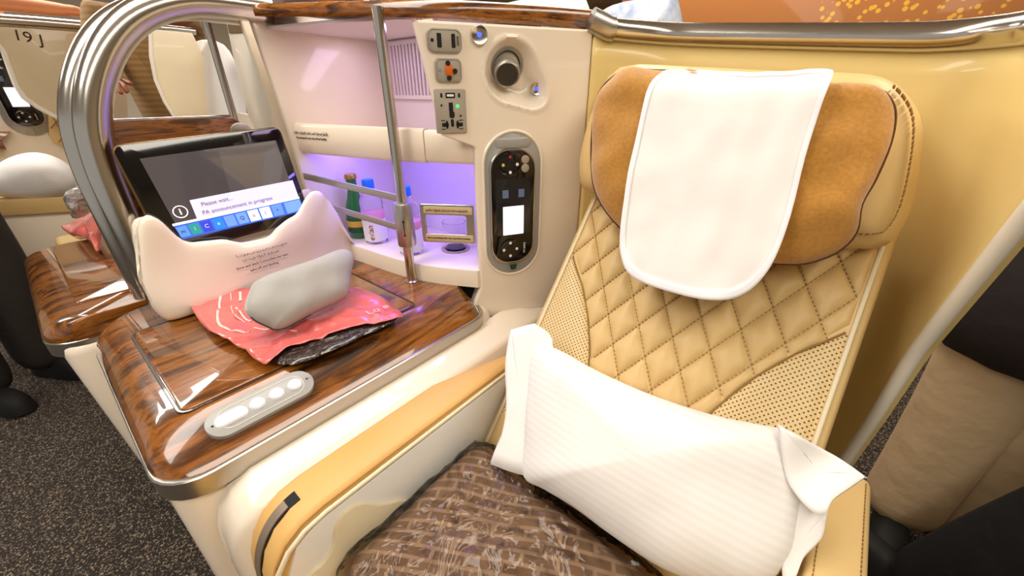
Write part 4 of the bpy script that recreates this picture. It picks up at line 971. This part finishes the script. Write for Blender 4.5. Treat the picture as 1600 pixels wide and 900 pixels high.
def person(loc, rot, label, shirt, trou, skin=M_SKIN, pose=None, hem=.90, legr=1.0, sleeve='wrist', shoe=M_BLACKM):
    J = dict(pelvis=((0, 0, .95), .10), spine=((0, 0, 1.12), .095), chest=((0, 0, 1.30), .10), neck=((0, 0, 1.46), .05), chin=((0, .015, 1.53), .06), head=((0, .01, 1.60), .082), crown=((0, 0, 1.68), .066))
    E = [('pelvis', 'spine'), ('spine', 'chest'), ('chest', 'neck'), ('neck', 'chin'), ('chin', 'head'), ('head', 'crown')]
    for s, k in ((-1, 'l'), (1, 'r')):
        J.update({k+'hip': ((s*.09, 0, .87), .085), k+'knee': ((s*.10, .02, .49), .058), k+'ankle': ((s*.10, -.02, .09), .034), k+'toe': ((s*.11, .11, .03), .016),
                  k+'shoulder': ((s*.165, 0, 1.39), .048), k+'elbow': ((s*.225, -.03, 1.14), .042), k+'wrist': ((s*.24, .06, .92), .027)})
        E += [('pelvis', k+'hip'), (k+'hip', k+'knee'), (k+'knee', k+'ankle'), (k+'ankle', k+'toe'), ('chest', k+'shoulder'), (k+'shoulder', k+'elbow'), (k+'elbow', k+'wrist')]
    rz = Matrix.Rotation(rot, 3, 'Z')
    for k, v in J.items(): J[k] = (rz @ Vector(v[0])+Vector(loc), v[1])
    for k, v in (pose or {}).items(): J[k] = (Vector(v), J[k][1])
    e = empty('person', loc, label, 'person')
    B = dict(J)
    for k in ('l', 'r'):      # hands: palm and five fingers each
        w, el = B[k+'wrist'][0], B[k+'elbow'][0]; d = (w-el).normalized(); up = Vector((0, 0, 1)) if abs(d.z) < .8 else rz @ Vector((0, 1, 0))
        sd = d.cross(up).normalized(); pal = w+d*.055; B[k+'palm'] = (pal, (.034, .017)); E.append((k+'wrist', k+'palm'))
        dn = sd.cross(d).normalized()
        for i, (o_, L_) in enumerate(((-.028, .06), (-.010, .075), (.009, .07), (.027, .055))):
            a = pal+d*.03+sd*o_; b = a+d*L_*.5; c = b+d*L_*.42-dn*.018
            B[k+'k%d' % i] = (a, .010); B[k+'m%d' % i] = (b, .009); B[k+'t%d' % i] = (c, .008)
            E += [(k+'palm', k+'k%d' % i), (k+'k%d' % i, k+'m%d' % i), (k+'m%d' % i, k+'t%d' % i)]
        s_ = -1 if k == 'l' else 1
        a = w+d*.03-sd*.034; b = a+d*.03-sd*.022; B[k+'th'] = (a, .011); B[k+'tt'] = (b+d*.02, .009); E += [(k+'palm', k+'th'), (k+'th', k+'tt')]
    skin_obj('body', B, E, 'pelvis', skin, e)
    # shirt
    S = {k: (J[k][0], {'spine': .142, 'chest': .145}.get(k, J[k][1]*1.42)) for k in ('spine', 'chest', 'lshoulder', 'rshoulder', 'lelbow', 'relbow')}
    S['collar'] = (J['neck'][0]-Vector((0, 0, .025)), .072); S['hem'] = (Vector((loc[0], loc[1], hem)), (.158, .158) if hem > .8 else (.25, .23)); S['mid'] = (Vector((loc[0], loc[1], (hem+1.12)/2)), (.15, .15) if hem > .8 else (.24, .21))
    SE = [('hem', 'mid'), ('mid', 'spine'), ('spine', 'chest'), ('chest', 'collar')]
    for k in ('l', 'r'):
        SE += [('chest', k+'shoulder'), (k+'shoulder', k+'elbow')]
        if sleeve == 'wrist': S[k+'cuff'] = (J[k+'wrist'][0].lerp(J[k+'elbow'][0], .08), .038); SE.append((k+'elbow', k+'cuff'))
    skin_obj('shirt', S, SE, 'spine', shirt, e)
    T = {'pelvis': (J['pelvis'][0], .125)}; TE = []
    for k in ('l', 'r'):
        T[k+'hip'] = (J[k+'hip'][0], .105*legr); T[k+'knee'] = (J[k+'knee'][0], .085*legr); T[k+'hem'] = (J[k+'ankle'][0]-Vector((0, 0, .045)), .078*legr)
        T[k+'shin'] = ((J[k+'knee'][0]+J[k+'ankle'][0])/2, .08*legr)
        TE += [('pelvis', k+'hip'), (k+'hip', k+'knee'), (k+'knee', k+'shin'), (k+'shin', k+'hem')]
    skin_obj('trousers', T, TE, 'pelvis', trou, e)
    for k in ('l', 'r'):
        a, t = J[k+'ankle'][0], J[k+'toe'][0]; d = (t-a); d.z = 0; d.normalize()
        fr = Frame((a.x, a.y, .0), d, Vector((-d.y, d.x, 0)))
        o_ = [(-.07, -.03), (-.075, 0), (-.07, .03), (.0, .035), (.10, .045), (.17, .04), (.20, 0), (.17, -.04), (.10, -.045), (.0, -.035)]
        puff('shoe', [(p.x, p.y) for p in catmull([(x, y, 0) for x, y in o_], 3)], fr.off(.012), .088, .010, shoe, e, rings=6, p=3)
    hd = J['head'][0]; fr = Frame(hd, rz @ Vector((1, 0, 0)), rz @ Vector((0, 1, 0)))
    lathe('hair', [(.0, .045), (.080, .03), (.098, .02), (.099, .05), (.092, .09), (.07, .13), (.04, .15), (0, .157)], hd-(rz @ Vector((0, .018, 0))), M_HAIR, e)
    lathe('nose', [(0, -.018), (.010, -.014), (.012, -.006), (.007, .012), (0, .03)], fr.w(0, .088, -.012), skin, e, 10)
    lathe('mouth', [(0, -.004), (.018, -.002), (.018, .002), (0, .004)], fr.w(0, .066, -.05), mat('lip', '8c4a3c', .5), e, 12)
    for s in (-1, 1): lathe('ear', [(0, -.03), (.010, -.02), (.013, .0), (.011, .02), (0, .03)], fr.w(s*.084, -.005, -.005), skin, e, 10)
    for s in (-1, 1): lathe('eye', [(0, -.009), (.007, -.006), (.009, 0), (.007, .006), (0, .009)], fr.w(s*.030, .074, .012), M_DARK, e, 10)
    return e
cl_ = lambda n, c, **k: mat(n, c, .85, bump=(14, .35, .02), **k)
person((.43, 1.25, 0), R(165), 'person in long dark top and loose khaki trousers standing in the aisle beside the shell', cl_('dark_top', '2a2224'), cl_('khaki_cotton', 'cbb08c'), hem=.55, legr=1.12,
       pose={'lhip': (.50, 1.27, .87), 'rhip': (.38, 1.24, .87), 'lknee': (.49, 1.27, .49), 'rknee': (.385, 1.23, .49), 'lankle': (.50, 1.28, .09), 'rankle': (.385, 1.225, .09), 'ltoe': (.52, 1.15, .035), 'rtoe': (.37, 1.10, .035)})
person((.74, .76, 0), R(120), 'person in black clothes standing nearest in the aisle at the right edge', cl_('black_top', '0e0d10'), cl_('black_cotton', '0b0a0c'), hem=.85, legr=1.1,
       pose={'rknee': (.53, .98, .46), 'rankle': (.42, 1.0, .09), 'rtoe': (.33, 1.06, .035)})
person((-2.38, -.30, 0), R(-60), 'person in dark brown jeans standing at the far left beside the consoles', cl_('grey_knit', '4a4440'), cl_('dark_denim', '2b2521'), legr=1.15,
       pose={'lwrist': (-2.75, -.45, 1.0), 'lelbow': (-2.62, -.40, 1.15), 'rwrist': (-2.66, -.62, 1.0), 'relbow': (-2.55, -.60, 1.15)})
sm = mat('brown_stripes', '8d6c3c', .85); nt = sm.node_tree; w_ = nt.nodes.new('ShaderNodeTexWave'); w_.bands_direction = 'Z'; w_.inputs['Scale'].default_value = 14; w_.inputs['Distortion'].default_value = 1.5
tc_ = nt.nodes.new('ShaderNodeTexCoord'); nt.links.new(tc_.outputs['Object'], w_.inputs['Vector']); r_ = nt.nodes.new('ShaderNodeValToRGB'); r_.color_ramp.elements[0].color = lin('84653b'); r_.color_ramp.elements[1].color = lin('96754a')
nt.links.new(w_.outputs['Fac'], r_.inputs[0]); nt.links.new(r_.outputs[0], nt.nodes['Principled BSDF'].inputs['Base Color'])
person((-2.52, .56, 0), R(-100), 'person in brown striped shirt seen through the chrome arch, hand hanging', sm, cl_('brown_trousers', '4b3a2c'), M_SKIN2, sleeve='elbow',
       pose={'relbow': (-2.48, .36, 1.20), 'rwrist': (-2.36, .345, 1.17), 'rshoulder': (-2.52, .40, 1.40), 'lshoulder': (-2.50, .72, 1.41), 'lelbow': (-2.36, .62, 1.40), 'lwrist': (-2.22, .66, 1.415)})
person((-3.35, .15, 0), R(-90), 'person leaning a bare forearm on the rail of the seat unit marked 19 J', cl_('rust_shirt', 'b46a34'), cl_('grey_trousers', '3c3a38'), M_SKIN, sleeve='elbow',
       pose={'lshoulder': (-3.2, .02, 1.42), 'lelbow': (-2.88, .0, 1.46), 'lwrist': (-2.84, .34, 1.445)})
person((-1.12, 1.52, 0), R(20), 'person in pale teal shirt with black straps, standing behind the walnut rail', cl_('pale_teal', 'c3dcd2'), cl_('navy_trousers', '20242e'))
person((-.84, 1.80, 0), R(160), 'person in blue and white shirt behind the rail sleeve', cl_('blue_white', '9fb0cc', vary=(20, 'e8e8ee')), cl_('stone_trousers', '7a7060'), M_SKIN2)
person((-1.66, 1.5, 0), R(150), 'person in dark navy clothes behind the minibar', cl_('navy_top', '1a1c26'), cl_('black_cotton', '0b0a0c'))
